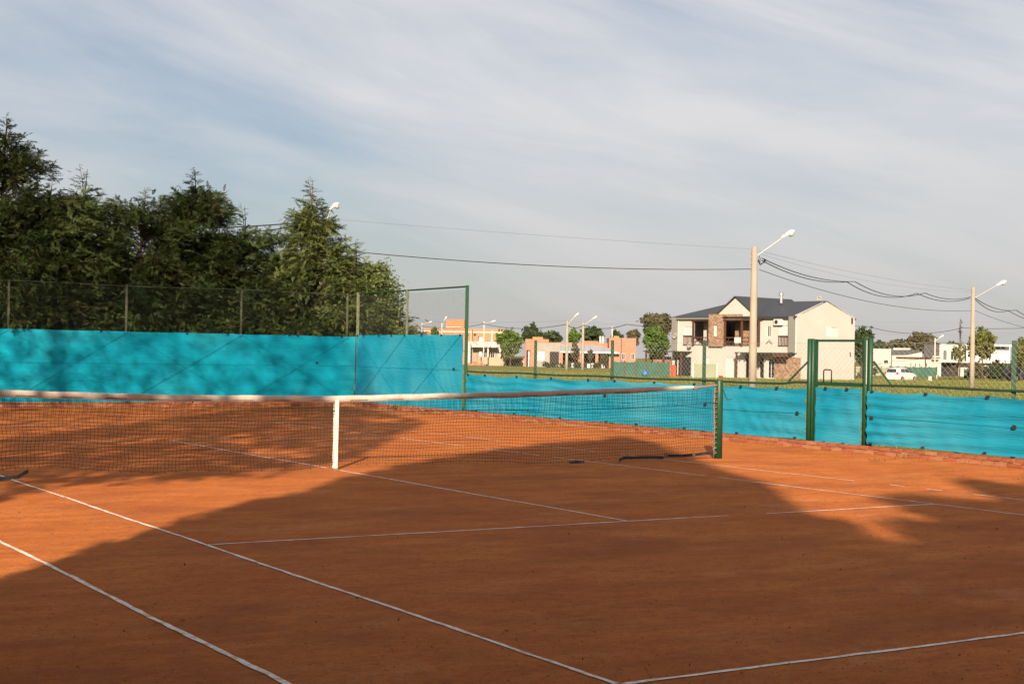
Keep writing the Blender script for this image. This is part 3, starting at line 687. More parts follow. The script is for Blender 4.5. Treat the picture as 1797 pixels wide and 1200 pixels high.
shade_tree('tall tree farther behind the camera whose shadow covers the near right clay', -32.5, [(-27.4, .6), (-27.3, 8.6), (-28.0, 8.9), (-27.9, 9.5), (-29.2, 9.8), (-28.4, 10.3), (-29.3, 11.0), (-30.6, 11.1), (-30.9, 12.5), (-32.3, 12.3), (-33.2, 13.3), (-36, 12.2), (-38, 10), (-39, 7), (-39, .6)], 72, n=24000)
shade_tree('tall tree left of the net whose shadow lies on the far left clay', -11.5, [(-12.6, 1.0), (-13.3, 4.2), (-13.3, 5.0), (-13.6, 5.8), (-14.7, 6.5), (-16.3, 7.5), (-17.1, 8.9), (-16.4, 11.0), (-16.1, 12.6), (-14.8, 13.2), (-12.5, 13.7), (-10, 13.9), (-8, 13.4), (-7, 12), (-6.5, 6), (-7, 1)], 73, n=11000, hole=.22, leaf=.12)
shade_tree('tall tree left of the court whose shadow lies on the long back screen', -3.5, [(-7.8, 1), (-8, 8), (-8.2, 12), (-11.6, 13.0), (-12.2, 14.4), (-11.0, 16.0), (-8.5, 16.6), (-6.0, 16.8), (-4.2, 17.8), (-2.0, 18.6), (0, 16.5), (1, 12), (1, 6), (.5, 1)], 74, n=15500, leaf=.078, th=.42)
shade_tree('tall tree left of the court farthest along the row', 5.0, [(.6, 1), (.2, 8), (.6, 13), (2.4, 16), (4.6, 17.2), (7, 15), (9, 10), (9.5, 5), (9, 1)], 75, n=12500, leaf=.078, th=.42)

def add_sky_blocker():
    # unseen crown added to dim the near clay, kept inside the tall conifer's shadow
    rr = np.random.RandomState(77); t = thing('sky_blocking_foliage', 'added unseen foliage blocking sky light above and left of the camera', 'tree', (-10.6, -19.6, -.03), 0, 'tall trees left of and behind the camera'); pts = []
    while len(pts) < 5200:
        yy, zz2, k_ = rr.uniform(-25.5, -19.3), rr.uniform(7.0, 11.6), rr.uniform(2, 15)
        if zz2 > 9.0 + (-19.0-yy)*1.0 or (yy < -24.3 and zz2 > 10.6): continue
        x, y, z = -13 + .6*k_, yy + .8*k_, zz2 - .37*k_
        dd = (x-CAM.x)*FX + (y-CAM.y)*FY
        if z < 3.6 or (dd > 0 and z-1.53 < .50*dd+.6): continue
        pts.append((x+10.6, y+19.6, z))
    ly, lz = [-24.3, -23.5, -22.5, -20.4, -19.0, -18.2, -17.7, -17.25, -17.0], [12.6, 13.0, 12.3, 10.5, 9.0, 7.8, 6.4, 5.5, 4.1]
    while len(pts) < 13500:        # unseen low foliage added to darken the near left clay
        x, y, z = rr.uniform(-11.6, -9.2), rr.uniform(-21.5, -12.0), rr.uniform(.2, 6.8); k_ = (x+13)/.6; yp = y-.8*k_
        if yp > -17.1 or yp < -24.2 or z + .37*k_ > np.interp(yp, ly, lz)-.15: continue
        pts.append((x+10.6, y+19.6, z))
    c = np.array(pts); N = len(c); d = rr.normal(size=(N, 3)); d /= np.linalg.norm(d, axis=1, keepdims=True); e = np.cross(d, rr.normal(size=(N, 3))); e /= np.linalg.norm(e, axis=1, keepdims=True)
    s_ = .2*rr.uniform(.6, 1.3, (N, 1)); a = d*s_; b = e*s_*.7
    fast('crown', np.stack([c-a, c-b, c+a, c+b], 1).reshape(-1, 3), np.arange(N*4).reshape(-1, 4), G['leaf'], t)
    tk = MB().tube([(0, 0, 0), (.1, .1, 3), (.6, .6, 5)], [.25, .2, .12], 8)
    for i in range(0, N, N//14): tk.tube([(.5, .5, 4.6), tuple((np.array([.5, .5, 4.8])+c[i])/2), tuple(c[i])], [.1, .06, .02], 5, cap=False)
    tk.build('trunk', G['bark'], t)
add_sky_blocker()
for i_, x_ in enumerate((-7.5, -1.0, 5.5, 12.0)):  # tree row added out of view to cut sky light on the foreground
    leafy('garden_tree', ('added unseen tree blocking sky light behind the camera, first from the left', 'added unseen tree blocking sky light behind the camera, second from the left', 'added unseen tree blocking sky light behind the camera, third from the left', 'added unseen tree blocking sky light behind the camera, last on the right')[i_], (x_, -24.5, 0), 7,
          [(0, 0, 3.4, 3.5, 1.6, 3.2), (1.5, .3, 3.0, 2.4, 1.5, 2.8), (-1.5, .2, 3.0, 2.4, 1.5, 2.8)], .22, 'leaf', 300+i_, 7000, .26, 'tall trees left of and behind the camera', clump=60)

# ------------------------------------------------------------------ street poles, lamps and overhead lines
def lamp_pole(label, s, d, top, arm_len, arm_rise, side_=1, rb=.18, rtp=.13, lamp=True, m='conc', z0=None, small=False, arm_z=None, hs=1.0, ha=None):
    z = gz(s, d) if z0 is None else z0; H = top - z
    t = thing('street_lamp_pole' if lamp else 'utility_pole', label, 'street lamp' if lamp else 'pole', W(s, d, z), ROT0, 'street poles')
    MB().lathe([(rb, -.2), (rb*.97, H*.3), (rtp, H), (rtp*.7, H+.01)], 12 if not small else 8).build('pole', G[m], t, True)
    if lamp:
        az = (H-.35) if arm_z is None else arm_z-z
        MB().tube([(side_*rtp, -.02, az), (side_*(rtp+arm_len), -.06, az+arm_rise)], .032 if not small else .04, 6).build('arm', G['galv'], t)
        an = math.atan2(arm_rise, arm_len)*.82 if ha is None else ha
        hd = MB(); L = .72
        prof = [(0, .06, .07), (.10, .075, .08), (.26, .085, .09), (.30, .13, .13), (.5, .155, .15), (.66, .13, .11), (.72, .05, .05)]
        for i, (x, wy, wz) in enumerate(prof):
            for k in range(8):
                a_ = 2*math.pi*k/8; hd.v.append((x, wy*math.cos(a_), wz*.9*max(-.35, math.sin(a_))))
        for i in range(len(prof)-1):
            for k in range(8):
                k2 = (k+1) % 8; hd.f.append((i*8+k, i*8+k2, (i+1)*8+k2, (i+1)*8+k))
        hd.f.append(tuple(range(8))[::-1]); hd.f.append(tuple((len(prof)-1)*8+k for k in range(8)))
        h = hd.build('lamp_head', G['lampw'], t, True); h.location = (side_*(rtp+arm_len-.05), -.06, az+arm_rise-.03); h.rotation_euler = (0, -an, 0 if side_ > 0 else math.pi); h.scale = (hs*(.75 if hs < 1 else 1), hs*1.1, hs*1.1)
        bw = MB(); bw.lathe([(.02, -.17), (.09, -.155), (.135, -.10), (.14, -.03)], 10, (.50, 0)); bw.build('bowl', G['bowl'], h, True)
    if not small:
        mb = MB()
        for k in range(4): mb.box(-rtp-.03, -rtp+.02, -.03, .01, H-.35-.28*k, H-.32-.28*k)
        mb.build('insulator', G['black'], t)
    return t
P0 = (S(566, 61, 420), 61.0); P1 = (S(1325, 72, 433), 72.0); P2 = (S(1709, 98, 505), 98.0); PM = (S(128, 63, 400), 63.0)
T0, T1, T2, TM = Z(566, 388, 61), Z(1325, 433, 72), Z(1709, 504, 98), Z(128, 390, 63)
lamp_pole('tall concrete street lamp pole standing before the two-storey house', P1[0], P1[1], T1, 1.22, .90, rb=.20, rtp=.145, arm_z=Z(1331, 448, 72))
lamp_pole('street lamp pole with white lamp at the right, behind the low fence', P2[0], P2[1], T2, 1.45, .85, rb=.17, rtp=.12, arm_z=Z(1712, 522, 98))
lamp_pole('street lamp showing its white head above the sunlit conifer', P0[0], P0[1], T0, .22, .60, rb=.17, rtp=.12, arm_z=Z(566, 392, 61), hs=.85, ha=.6)
lamp_pole('street lamp almost hidden by the tallest conifers at the left', PM[0], PM[1], TM, .5, .75, rb=.17, rtp=.12, arm_z=Z(128, 396, 63), hs=.85)
lamp_pole('left one of two close street lamp poles before the pink house', S(995, 205), 205, Z(995, 563, 205), .9, 1.0, small=True, m='conc', rb=.21, rtp=.16, z0=-.52)
lamp_pole('right one of two close street lamp poles before the pink house', S(1023, 208), 208, Z(1023, 565, 208), 1.2, .85, small=True, m='conc', rb=.21, rtp=.16, z0=-.52)
lamp_pole('thin street lamp pole before the cream house with the canopy', S(849, 250), 250, Z(849, 564, 250), 1.2, .35, small=True, m='conc2', rb=.12, rtp=.10)
lamp_pole('far street lamp with bent head left of the orange brick building', S(775, 245), 245, Z(775, 567, 245), .35, .9, small=True, m='conc2', rb=.12, rtp=.10)
lamp_pole('far street lamp at the left of the brick building, near the fence post', S(740, 285), 285, Z(740, 566, 285), 1.2, .4, small=True, m='conc2', rb=.12, rtp=.10)
lamp_pole('slim street lamp pole by the green screened garden fence at the right', S(1641, 198), 198, Z(1641, 593, 198), .5, .4, small=True, m='conc2', rb=.11, rtp=.09)
lamp_pole('plain thin utility pole rising behind the right end of the pink house', S(1074, 285), 285, Z(1074, 573, 285), 0, 0, small=True, m='conc2', rb=.13, rtp=.12, lamp=False)

def cable(label, pts, sags, r, m='cable', n=14):
    # pts in site coordinates; each span hangs with its own sag
    path = []
    for i in range(len(pts)-1):
        a = W(*pts[i]); b = W(*pts[i+1])
        for k in range(n + (1 if i == len(pts)-2 else 0)):
            q = k/n; p = a.lerp(b, q); p.z -= 4*sags[i]*q*(1-q); path.append(p)
    o = MB().tube(path, r, 4).build('overhead_cable', G[m]); tag(o, label, 'cable', 'overhead lines')
def PT(px, py, d): return (S(px, d, py), d, Z(px, py, d))
cable('thin upper wire from the hidden lamp to the tall street pole', [PT(578, 384, 61), PT(1318, 437, 72)], [.06], .008, 'thin')
cable('black cable sagging from the sunlit conifer to the tall street pole', [PT(566, 436, 61), PT(1320, 472, 72)], [.30], .022)
cable('upper black cable entering the conifers from the left', [PT(128, 405, 63), PT(566, 388, 61)], [.12], .035)
cable('lower black cable entering the conifers from the left', [PT(128, 400, 63), PT(566, 390, 61)], [.42], .03)
def lerp_d(px): return 72 + (px-1325)/(1709-1325)*26
for nm, dy, dx, e in (('upper strand of the festooned cable pair between the two near street poles', 0, 8, 0), ('lower strand of the festooned cable pair between the two near street poles', 2, -6, .09)):
    cable(nm, [PT(1338, 453+dy*2, 72), PT(1493+dx, 494+dy*.3, lerp_d(1495)), PT(1616+dx, 514+dy*.3, lerp_d(1616)), PT(1704, 521+dy, 98)], [.33+e*.3, .48+e*.5, .26+e], .024)
    cable(nm.replace('between the two near street poles', 'leaving the right street pole'), [PT(1712, 523+dy, 98), PT(1776+dx, 544+dy*.5, 106), PT(1880, 566, 120)], [.30+e, .5], .024)
cable('thin support wire above the festooned cables', [PT(1333, 440, 72), PT(1706, 509, 98)], [.25], .007, 'thin')
cable('second thin support wire just below the first', [PT(1333, 445, 72), PT(1706, 512, 98)], [.45], .006, 'thin')
cable('telephone cable sagging low between the two near street poles', [PT(1333, 473, 72), PT(1705, 545, 98)], [.62], .016)
cable('telephone cable dropping to the right edge from the right pole', [PT(1712, 545, 98), PT(1880, 585, 110)], [.35], .014)
mb = MB()
for k in range(3): mb.tube([tuple(W(*PT(1334+2*k, 449+4*k, 72))), tuple(W(*PT(1331+k, 458, 71.9))), tuple(W(*PT(1335, 466-k*2, 71.9))), tuple(W(*PT(1340+k, 461, 71.9))), tuple(W(*PT(1343+k, 454+k, 72)))], .02, 4)
tag(mb.build('cable_coil', G['cable']), 'black coil of spare cable tied beside the tall street pole', 'cable coil')
cable('black cable crossing behind the two-storey house to the right', [PT(1440, 566, 172), PT(1524, 573, 172), PT(1690, 575, 172), PT(1900, 566, 172)], [.1, .75, .35], .04)
cable('high thin line far behind the right street pole', [PT(1430, 560, 180), PT(1900, 559, 180)], [.45], .02, 'thin')
cable('lower thin line far behind the right street pole', [PT(1430, 580, 185), PT(1900, 574, 185)], [.75], .02, 'thin')
cable('lowest far line meeting the slim lamp pole', [PT(1440, 598, 198), PT(1641, 598, 198), PT(1900, 606, 198)], [.5, .8], .025, 'thin')
cable('far black cable left of the two lamp poles, over the brick house', [PT(740, 572, 285), PT(849, 568, 250), PT(995, 569, 205)], [.6, .7], .05)
cable('far black cable right of the two lamp poles, over the pink house', [PT(1023, 570, 208), PT(1100, 569, 200), PT(1200, 566, 190)], [.55, .35], .05)
cable('far thin line above the brick and pink houses', [PT(690, 562, 250), PT(995, 563, 205), PT(1200, 569, 195)], [.3, .2], .018, 'thin')
cable('black cable bridging the two close lamp poles', [PT(995, 569, 205), PT(1023, 571, 208)], [.45], .05)

# ------------------------------------------------------------------ houses
def wall_holes(mb, x0, x1, z0, z1, holes, y0, y1):
    xs_ = sorted({x0, x1, *[h[0] for h in holes], *[h[1] for h in holes]}); zs_ = sorted({z0, z1, *[h[2] for h in holes], *[h[3] for h in holes]})
    for a, b in zip(xs_, xs_[1:]):
        for c, d in zip(zs_, zs_[1:]):
            xm, zm = (a+b)/2, (c+d)/2
            if not any(h[0] < xm < h[1] and h[2] < zm < h[3] for h in holes): mb.box(a, b, y0, y1, c, d)
    return mb
def window(t, x0, x1, z0, z1, y, pane='glass', name='window', fr='whitep', split=True, w=.06, axis='y'):
    # frame ring with mullion and a recessed pane; y is the wall face, openings go inward
    mb = MB()
    def b(a0, a1, b0, b1, d0, d1):
        if axis == 'y': mb.box(a0, a1, y+d0, y+d1, b0, b1)
        else: mb.box(y-d1, y-d0, a0, a1, b0, b1)
    b(x0, x0+w, z0, z1, .04, .12); b(x1-w, x1, z0, z1, .04, .12); b(x0+w, x1-w, z1-w, z1, .04, .12); b(x0+w, x1-w, z0, z0+w, .04, .12)
    if split: b((x0+x1)/2-w*.4, (x0+x1)/2+w*.4, z0+w, z1-w, .05, .11)
    f = mb.build(name, G[fr], t)
    if axis == 'y': MB().box(x0+w, x1-w, y+.085, y+.10, z0+w, z1-w).build('pane', G[pane], f)
    else: MB().box(y-.10, y-.085, x0+w, x1-w, z0+w, z1-w).build('pane', G[pane], f)
    return f
def dish(t, x, y, z, r, az=0.0):
    mb = MB(); mb.lathe([(r*.1, -.02), (r*.6, .03), (r, .12), (r*.98, .13), (r*.55, .05), (r*.1, .0)], 14)
    o = mb.build('satellite_dish', G['greyr'], t, True); o.location = (x, y, z); o.rotation_euler = (math.radians(75), 0, az)
    MB().tube([(0, 0, 0), (0, r*.4, .45)], .02, 4).build('receiver_arm', G['black'], o)
    return o
# main two-storey house: local x along the front from its far left end to the near right corner, y into the house
e1 = (-.66, .75); HC = (26.2, 135.0)
ang = ROT0 - math.atan2(.75, .66)
org = (HC[0] + e1[0]*17/math.hypot(*e1), HC[1] + e1[1]*17/math.hypot(*e1))
H1 = thing('two_storey_house', 'cream two-storey house with dark metal roof and brown stone panels', 'house', W(org[0], org[1], gz(*HC)), ang)
XL, XR, DP, EV = 1.6, 17.0, 8.9, 5.72
holes = [(3.15, 4.2, 3.05, 4.9), (14.95, 16.05, 3.05, 4.98), (13.5, 13.95, 3.9, 4.95), (4.35, 6.5, 3.0, 5.45), (8.3, 12.6, 3.0, 5.45), (8.55, 9.7, .02, 1.95), (5.85, 6.55, .02, 1.9), (13.65, 14.42, .02, 1.92), (10.9, 13.2, .02, 2.2)]
mb = wall_holes(MB(), XL, XR, -.3, EV, holes, 0, .2); mb.build('front_wall', G['cream'], H1)
mb = wall_holes(MB(), .2, DP, -.3, EV, [(4.5, 6.2, 4.05, 4.95)], 0, .2); mb.v = [(XR-b_, a_, c_) for a_, b_, c_ in mb.v]; mb.f = [f[::-1] for f in mb.f]
mb.prism([(0, EV), (DP, EV), (DP, EV+.22), (DP/2, 7.40), (0, EV+.22)], 'x', XR-.2, XR); mb.build('gable_wall', G['cream'], H1)
bx(H1, 'back_wall', G['cream'], XL, XR-.2, DP-.2, DP, -.3, EV); bx(H1, 'side_wall', G['cream'], XL, XL+.2, .2, DP-.2, -.3, EV)
bx(H1, 'upper_floor', G['cream'], XL+.2, XR-.2, .2, DP-.2, 2.78, 2.98)
# recessed terraces
bx(H1, 'terrace_back_wall', G['cream'], 4.35, 6.5, 1.5, 1.6, 2.98, EV); bx(H1, 'terrace_side_wall', G['cream'], 6.42, 6.52, .2, 1.5, 2.98, EV)
bx(H1, 'terrace_back_wall', G['stone'], 8.3, 12.6, 1.6, 1.7, 2.98, EV); bx(H1, 'terrace_side_wall', G['cream'], 12.5, 12.6, .2, 1.6, 2.98, EV); bx(H1, 'porch_back_wall', G['cream'], 10.9, 13.2, 1.4, 1.5, -.2, 2.78)
bx(H1, 'terrace_ceiling', G['wood'], 4.35, 12.6, .22, 1.6, 5.48, 5.56)
window(H1, 5.1, 5.6, 3.0, 4.9, 1.38, 'glass'); window(H1, 10.6, 11.6, 3.0, 4.95, 1.48, 'glass'); window(H1, 11.6, 12.5, .0, 2.0, 1.28, 'glass')
# stone block
mb = wall_holes(MB(), 6.56, 8.26, 2.95, 6.08, [(7.15, 7.62, 3.95, 5.05)], -.30, .12); mb.box(8.26, 10.6, -.10, .10, 5.58, 6.08); mb.build('stone_block', G['stone'], H1)
window(H1, 7.15, 7.62, 3.95, 5.05, -.22, 'blind', split=False)
bx(H1, 'stone_panel', G['stone'], 14.5, 17.06, -.10, -.005, -.2, 2.02); bx(H1, 'stone_return', G['stone'], 17.004, 17.06, -.005, .55, -.2, 2.02)
# windows and doors
window(H1, 3.15, 4.2, 3.05, 4.9, 0, 'blind'); window(H1, 14.95, 16.05, 3.05, 4.98, 0, 'blind'); window(H1, 13.5, 13.95, 3.9, 4.95, 0, 'glass')
window(H1, 8.55, 9.7, .02, 1.95, 0, 'blind', 'door'); window(H1, 5.85, 6.55, .02, 1.9, 0, 'blind', 'door'); window(H1, 13.65, 14.42, .02, 1.92, 0, 'glass', 'door')
window(H1, 4.5, 6.2, 4.05, 4.95, XR, 'blind', axis='x')
bx(H1, 'shutter', G['whitep'], XR+.003, XR+.03, 4.42, 5.05, 4.0, 4.97)
for (x0, x1) in ((3.1, 4.25), (14.9, 16.1)):
    r_ = MB(); r_.box(x0, x1, -.12, -.06, 3.95, 4.03); r_.box(x0, x1, -.12, -.06, 3.06, 3.14); r_.build('window_rail', G['wood'], H1)
    for k in range(7): bx(H1, 'baluster', G['wood'], x0+.04+k*(x1-x0-.14)/6, x0+.10+k*(x1-x0-.14)/6, -.11, -.07, 3.14, 3.95)
for (x0, x1, n_) in ((4.3, 6.5, 2), (8.35, 12.7, 3)):
    for k in range(n_):
        x = x0 + (x1-x0-.16)*k/(n_-1) if n_ > 1 else x0
        bx(H1, 'timber_post', G['wood'], x, x+.16, -.14, .02, 3.0, 5.45)
    for z in (3.06, 3.4, 3.78): bx(H1, 'balcony_rail', G['wood'], x0+.16, x1-.16, -.10, -.03, z, z+.09)
    bx(H1, 'timber_beam', G['wood'], x0-.05, x1+.35, -.20, -.02, 5.45, 5.57)
    for k in range(4):
        x = x0+.3+k*(x1-x0-.6)/3; MB().tube([(x, -.06, 3.1), (x+.32, -.06, 3.8)], .035, 4).build('rail_strut', G['wood'], H1)
bx(H1, 'laundry', G['whitep'], 9.7, 10.5, -.16, -.11, 3.3, 3.85); bx(H1, 'chair_back', G['dark'], 5.9, 6.3, .3, .4, 3.0, 4.1)
MB().box(10.7, 17.05, -1.3, -.02, 2.36, 2.44).build('porch_roof', G['roof'], H1); bx(H1, 'porch_fascia', G['wood'], 15.2, 17.06, -1.36, -1.305, 2.05, 2.40)
for x in (10.8, 12.7): bx(H1, 'porch_post', G['wood'], x, x+.14, -1.25, -1.11, -.2, 2.36)
for k in range(8): bx(H1, 'porch_joist', G['wood'], 10.9+k*.62, 10.98+k*.62, -1.45, -1.31, 2.26, 2.36)
MB().box(-.9, 4.2, -1.6, .0, 2.36, 2.46).build('side_porch_roof', G['roof'], H1)
for x in (-.7, 1.7, 4.0): bx(H1, 'porch_post', G['wood'], x, x+.15, -1.5, -1.35, -.2, 2.36)
bx(H1, 'grill_wall', G['stone'], -.9, 1.4, -.1, .1, -.2, 1.9); bx(H1, 'dark_opening', G['glass'], 2.0, 4.1, -.04, -.005, 0, 1.9)
for x in (16.27, 1.75):
    bx(H1, 'flue_duct', G['galv'], x, x+.52, -.34, -.01, 2.48, 5.80); MB().tube([(x+.66, -.05, .1), (x+.66, -.05, 5.6)], .045, 6).build('downpipe', G['whitep'], H1)
ac = bx(H1, 'air_conditioner', G['whitep'], 14.55, 15.45, -.36, -.02, 5.0, 5.55); MB().lathe([(.2, -.01), (.2, .01)], 14).build('fan_grille', G['dark'], ac).matrix_local = Matrix.Translation((14.85, -.37, 5.28)) @ Matrix.Rotation(math.pi/2, 4, 'X')
dish(H1, 2.3, -.35, 3.95, .30); dish(H1, 4.25, -.35, 3.05, .30)
MB().tube([(13.6, -.2, 3.3), (14.0, -.25, 3.62), (14.3, -.2, 3.3)], .03, 4).build('aerial', G['thin'], H1)
bx(H1, 'wall_lamp', G['dark'], XR+.003, XR+.12, 8.3, 8.42, 5.35, 5.9); bx(H1, 'number_sign', G['dark'], XR+.003, XR+.02, 8.15, 8.3, 2.2, 2.6)
# roofs
rf = MB(); o_ = .18
def slab(a, b, c, d, th=.10):
    pts = [Vector(p) for p in (a, b, c, d)]; nn = (pts[1]-pts[0]).cross(pts[3]-pts[0]).normalized()
    if nn.z < 0: nn = -nn
    n = len(rf.v); rf.v += [tuple(p) for p in pts] + [tuple(p+nn*th) for p in pts]
    rf.f += [tuple(n+i for i in q) for q in ((3,2,1,0), (4,5,6,7), (0,1,5,4), (1,2,6,5), (2,3,7,6), (3,0,4,7))]
RZ = 7.30
slab((8.6, -.25, EV-.02), (XR+.0, -.25, EV-.02), (XR+.0, DP/2, RZ), (8.6, DP/2, RZ)); slab((XR, DP+.2, EV), (XL, DP+.2, EV), (XL+3.6, DP/2, RZ), (XR, DP/2, RZ))
slab((XL-.2, -.25, EV-.02), (8.8, -.25, EV-.02), (8.8, DP/2, RZ), (XL+4.0, DP/2, RZ)); slab((XL-.2, DP+.1, EV-.02), (XL-.2, -.24, EV-.02), (XL+4.0, DP/2-.01, RZ), (XL+4.0, DP/2, RZ))
main_roof = rf.build('roof', G['roof'], H1)
CA, CZ, CE = 9.75, 7.72, 5.66
mb = MB(); mb.prism([(7.05, EV-.1), (12.5, EV-.1), (12.5, CE), (CA, CZ-.06), (7.05, 5.72)], 'y', -.06, .05); mb.build('front_gable_wall', G['cream'], H1)
rf = MB(); slab((6.85, -.25, 5.58), (CA, -.25, CZ), (CA, DP-.5, CZ), (6.85, DP-.5, 5.58)); slab((CA, -.25, CZ), (12.75, -.25, 5.52), (12.75, DP-.5, 5.52), (CA, DP-.5, CZ)); rf.build('cross_roof', G['roof'], H1)
ch = MB(); ch.lathe([(.14, 7.2), (.14, 7.95), (.24, 7.96), (.24, 8.12), (.10, 8.30)], 10, (12.6, 3.2)); ch.build('flue_pipe', G['galv'], main_roof)
dish(H1, 16.3, 4.2, 7.62, .24, .4)
MB().box(XL-.2, 6.55, -.33, -.25, EV-.12, EV+.02).build('gutter', G['galv'], H1); MB().box(12.6, XR, -.33, -.25, EV-.12, EV+.02).build('gutter', G['roof'], H1)
bx(H1, 'gable_coping', G['cream'], XR-.21, XR+.05, -.05, .35, EV+.0, EV+.24)

def simple_house(name, label, s0, d, s1, z0, rot=0.0, cat='house'):
    return thing(name, label, cat, W(s0, d, z0), ROT0 + rot)
# pink house (several blocks, porch with grey-blue roof)
d = 250.0; k = d/2576
def lx(px): return (px-922)*k
zb = -.40
H2 = simple_house('pink_house', 'long low pink house with grey-blue porch roof beyond the field', S(922, d), d, 0, zb)
def hz_(px, py): return Z(px, py, d) - zb
bx(H2, 'corner_block', G['pink'], 0, lx(963), .0, 6, 0, hz_(940, 595)); bx(H2, 'parapet', G['woodl'], lx(935), lx(953), 1, 5, hz_(940, 595)+.002, hz_(940, 591))
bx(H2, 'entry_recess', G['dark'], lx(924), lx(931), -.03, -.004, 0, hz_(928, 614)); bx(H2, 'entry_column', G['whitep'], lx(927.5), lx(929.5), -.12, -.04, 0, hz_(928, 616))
bx(H2, 'grey_wall', G['greyr'], lx(940), lx(985), -.6, -.01, 0, hz_(960, 602)); w_ = window(H2, lx(944), lx(956), hz_(950, 633), hz_(950, 617), -.72, 'blind')
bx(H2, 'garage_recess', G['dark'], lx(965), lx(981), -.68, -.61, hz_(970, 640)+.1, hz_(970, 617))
bx(H2, 'main_block', G['pink'], lx(963)+.01, lx(1068), 2.5, 9, 0, hz_(1010, 601)); bx(H2, 'raised_block', G['pink'], lx(1024), lx(1052), 3.4, 8, hz_(1010, 601)+.003, hz_(1040, 600)+.2)
mb = MB(); mb.prism([(lx(984), hz_(990, 617)), (lx(1086), hz_(1086, 619)), (lx(1066), hz_(1040, 610)), (lx(1040), hz_(1040, 606)), (lx(984), hz_(990, 605))], 'y', -1.6, 2.4); mb.build('porch_roof', G['roofg'], H2)
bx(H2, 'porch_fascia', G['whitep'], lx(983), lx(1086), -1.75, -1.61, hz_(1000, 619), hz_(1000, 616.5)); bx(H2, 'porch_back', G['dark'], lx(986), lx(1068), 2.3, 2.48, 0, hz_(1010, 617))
for px in (985, 1017, 1047): bx(H2, 'porch_pillar', G['pink'], lx(px-2.5), lx(px+2.5), -1.5, -1.0, 0, hz_(px, 618))
for i, px in enumerate((990, 1003, 1010, 1030, 1037, 1055)): bx(H2, 'garden_bench', G['whitep'], lx(px), lx(px+5), -2.2-.2*(i % 2), -1.8, 0, .65+.1*(i % 3))
bx(H2, 'right_block', G['pink'], lx(1069), lx(1116), -.3, 7, 0, hz_(1090, 593)); bx(H2, 'parapet', G['woodl'], lx(1078), lx(1087), 1, 5, hz_(1090, 593)+.003, hz_(1083, 589.5))
for px in (1091, 1107.5): window(H2, lx(px), lx(px+6), hz_(px, 631), hz_(px, 620), -.42, 'glass')
MB().tube([(lx(1090), -.35, .2), (lx(1090), -.35, hz_(1090, 594))], .06, 6).build('downpipe', G['dark'], H2)
for px in (1056.5, 1061): MB().lathe([(.16, hz_(1056, 600)-.5), (.16, hz_(1056, 590)), (.2, hz_(1056, 589))], 8, (lx(px), 5)).build('chimney_pipe', G['whitep'], H2)
# orange block building and cream house in front of it
d = 275.0; k = d/2576; zb = -.4
H3 = simple_house('brick_building', 'unfinished orange block building with concrete bands and bare columns', S(744, d), d, 0, zb, cat='building')
def lx(px): return (px-744)*k
bx(H3, 'block_wall', G['obrick'], 0, lx(884), 0, 9, 0, hz_(815, 576.5)); bx(H3, 'upper_block', G['obrick'], lx(782), lx(814), 1.5, 7, hz_(815, 576.5)+.003, hz_(798, 560))
bx(H3, 'concrete_band', G['conc2'], -.02, lx(884)+.02, -.05, -.004, hz_(815, 583.5), hz_(815, 581)); bx(H3, 'concrete_band', G['conc2'], lx(782)-.02, lx(814)+.02, 1.44, 1.497, hz_(798, 574.5), hz_(798, 573))
for px in (826, 861.5, 760): bx(H3, 'concrete_column', G['conc2'], lx(px), lx(px+3), -.10, -.051, 0, hz_(px, 580))
for (a, b, c, e_) in ((831, 835, 589, 585.5), (827.5, 829, 599, 578), (872, 876, 600, 586), (839, 841, 597, 590), (818, 822, 590, 585)): bx(H3, 'opening', G['dark'], lx(a), lx(b), -.13, -.004, hz_(a, c), hz_(a, e_))
bx(H3, 'water_tank', G['whitep'], lx(840.5), lx(848.5), -1.2, -.2, hz_(844, 599), hz_(844, 592))
d = 262.0; k = d/2576; zb = -.45
H4 = simple_house('cream_house', 'small cream house with flat canopy and orange door below the orange building', S(818, d), d, 0, zb)
def lx(px): return (px-818)*k
bx(H4, 'wall', G['white'], 0, lx(879), 2.2, 9, 0, hz_(845, 599)); bx(H4, 'canopy', G['white'], lx(828), lx(874), -.6, 2.19, hz_(850, 609.5), hz_(850, 606.5)); bx(H4, 'side_wing', G['white'], 0, lx(826), -.3, 2.19, 0, hz_(822, 602))
bx(H4, 'recess', G['greyr'], lx(828), lx(874), 2.0, 2.19, 0, hz_(850, 610)); window(H4, lx(848.5), lx(855), hz_(852, 634), hz_(852, 618), 1.88, 'glass'); window(H4, lx(861), lx(868), hz_(864, 636), hz_(864, 616), 1.88, 'glass')
bx(H4, 'door', G['woodl'], lx(835), lx(839), 1.9, 1.99, 0, hz_(837, 618)); bx(H4, 'sign_board', G['whitep'], lx(841.5), lx(846), -.9, -.7, hz_(844, 624), hz_(844, 617)); bx(H4, 'canopy_post', G['conc2'], lx(855.5), lx(858), -.55, -.3, 0, hz_(856, 610))
gwall = bx(None, 'garden_wall', G['mortar'], -.0, 11.0, 0, .3, 0, 1.5); gwall.location = W(S(846, 258), 258, -.45); gwall.rotation_euler = (0, 0, ROT0); tag(gwall, 'low tan garden wall under the round tree beside the cream house', 'wall')
rub = MB(); rr = random.Random(4)
for i in range(26): 
    x = rr.uniform(0, 3.4); rub.box(x, x+rr.uniform(.15, .5), rr.uniform(-.5, .2), rr.uniform(.3, .6), 0, rr.uniform(.15, .75))
ob = rub.build('rubble_heap', G['brickB']); ob.location = W(S(820, 256), 256, -.45); ob.rotation_euler = (0, 0, ROT0); tag(ob, 'heap of bricks and rubble before the cream house, next to the high green post', 'rubble')
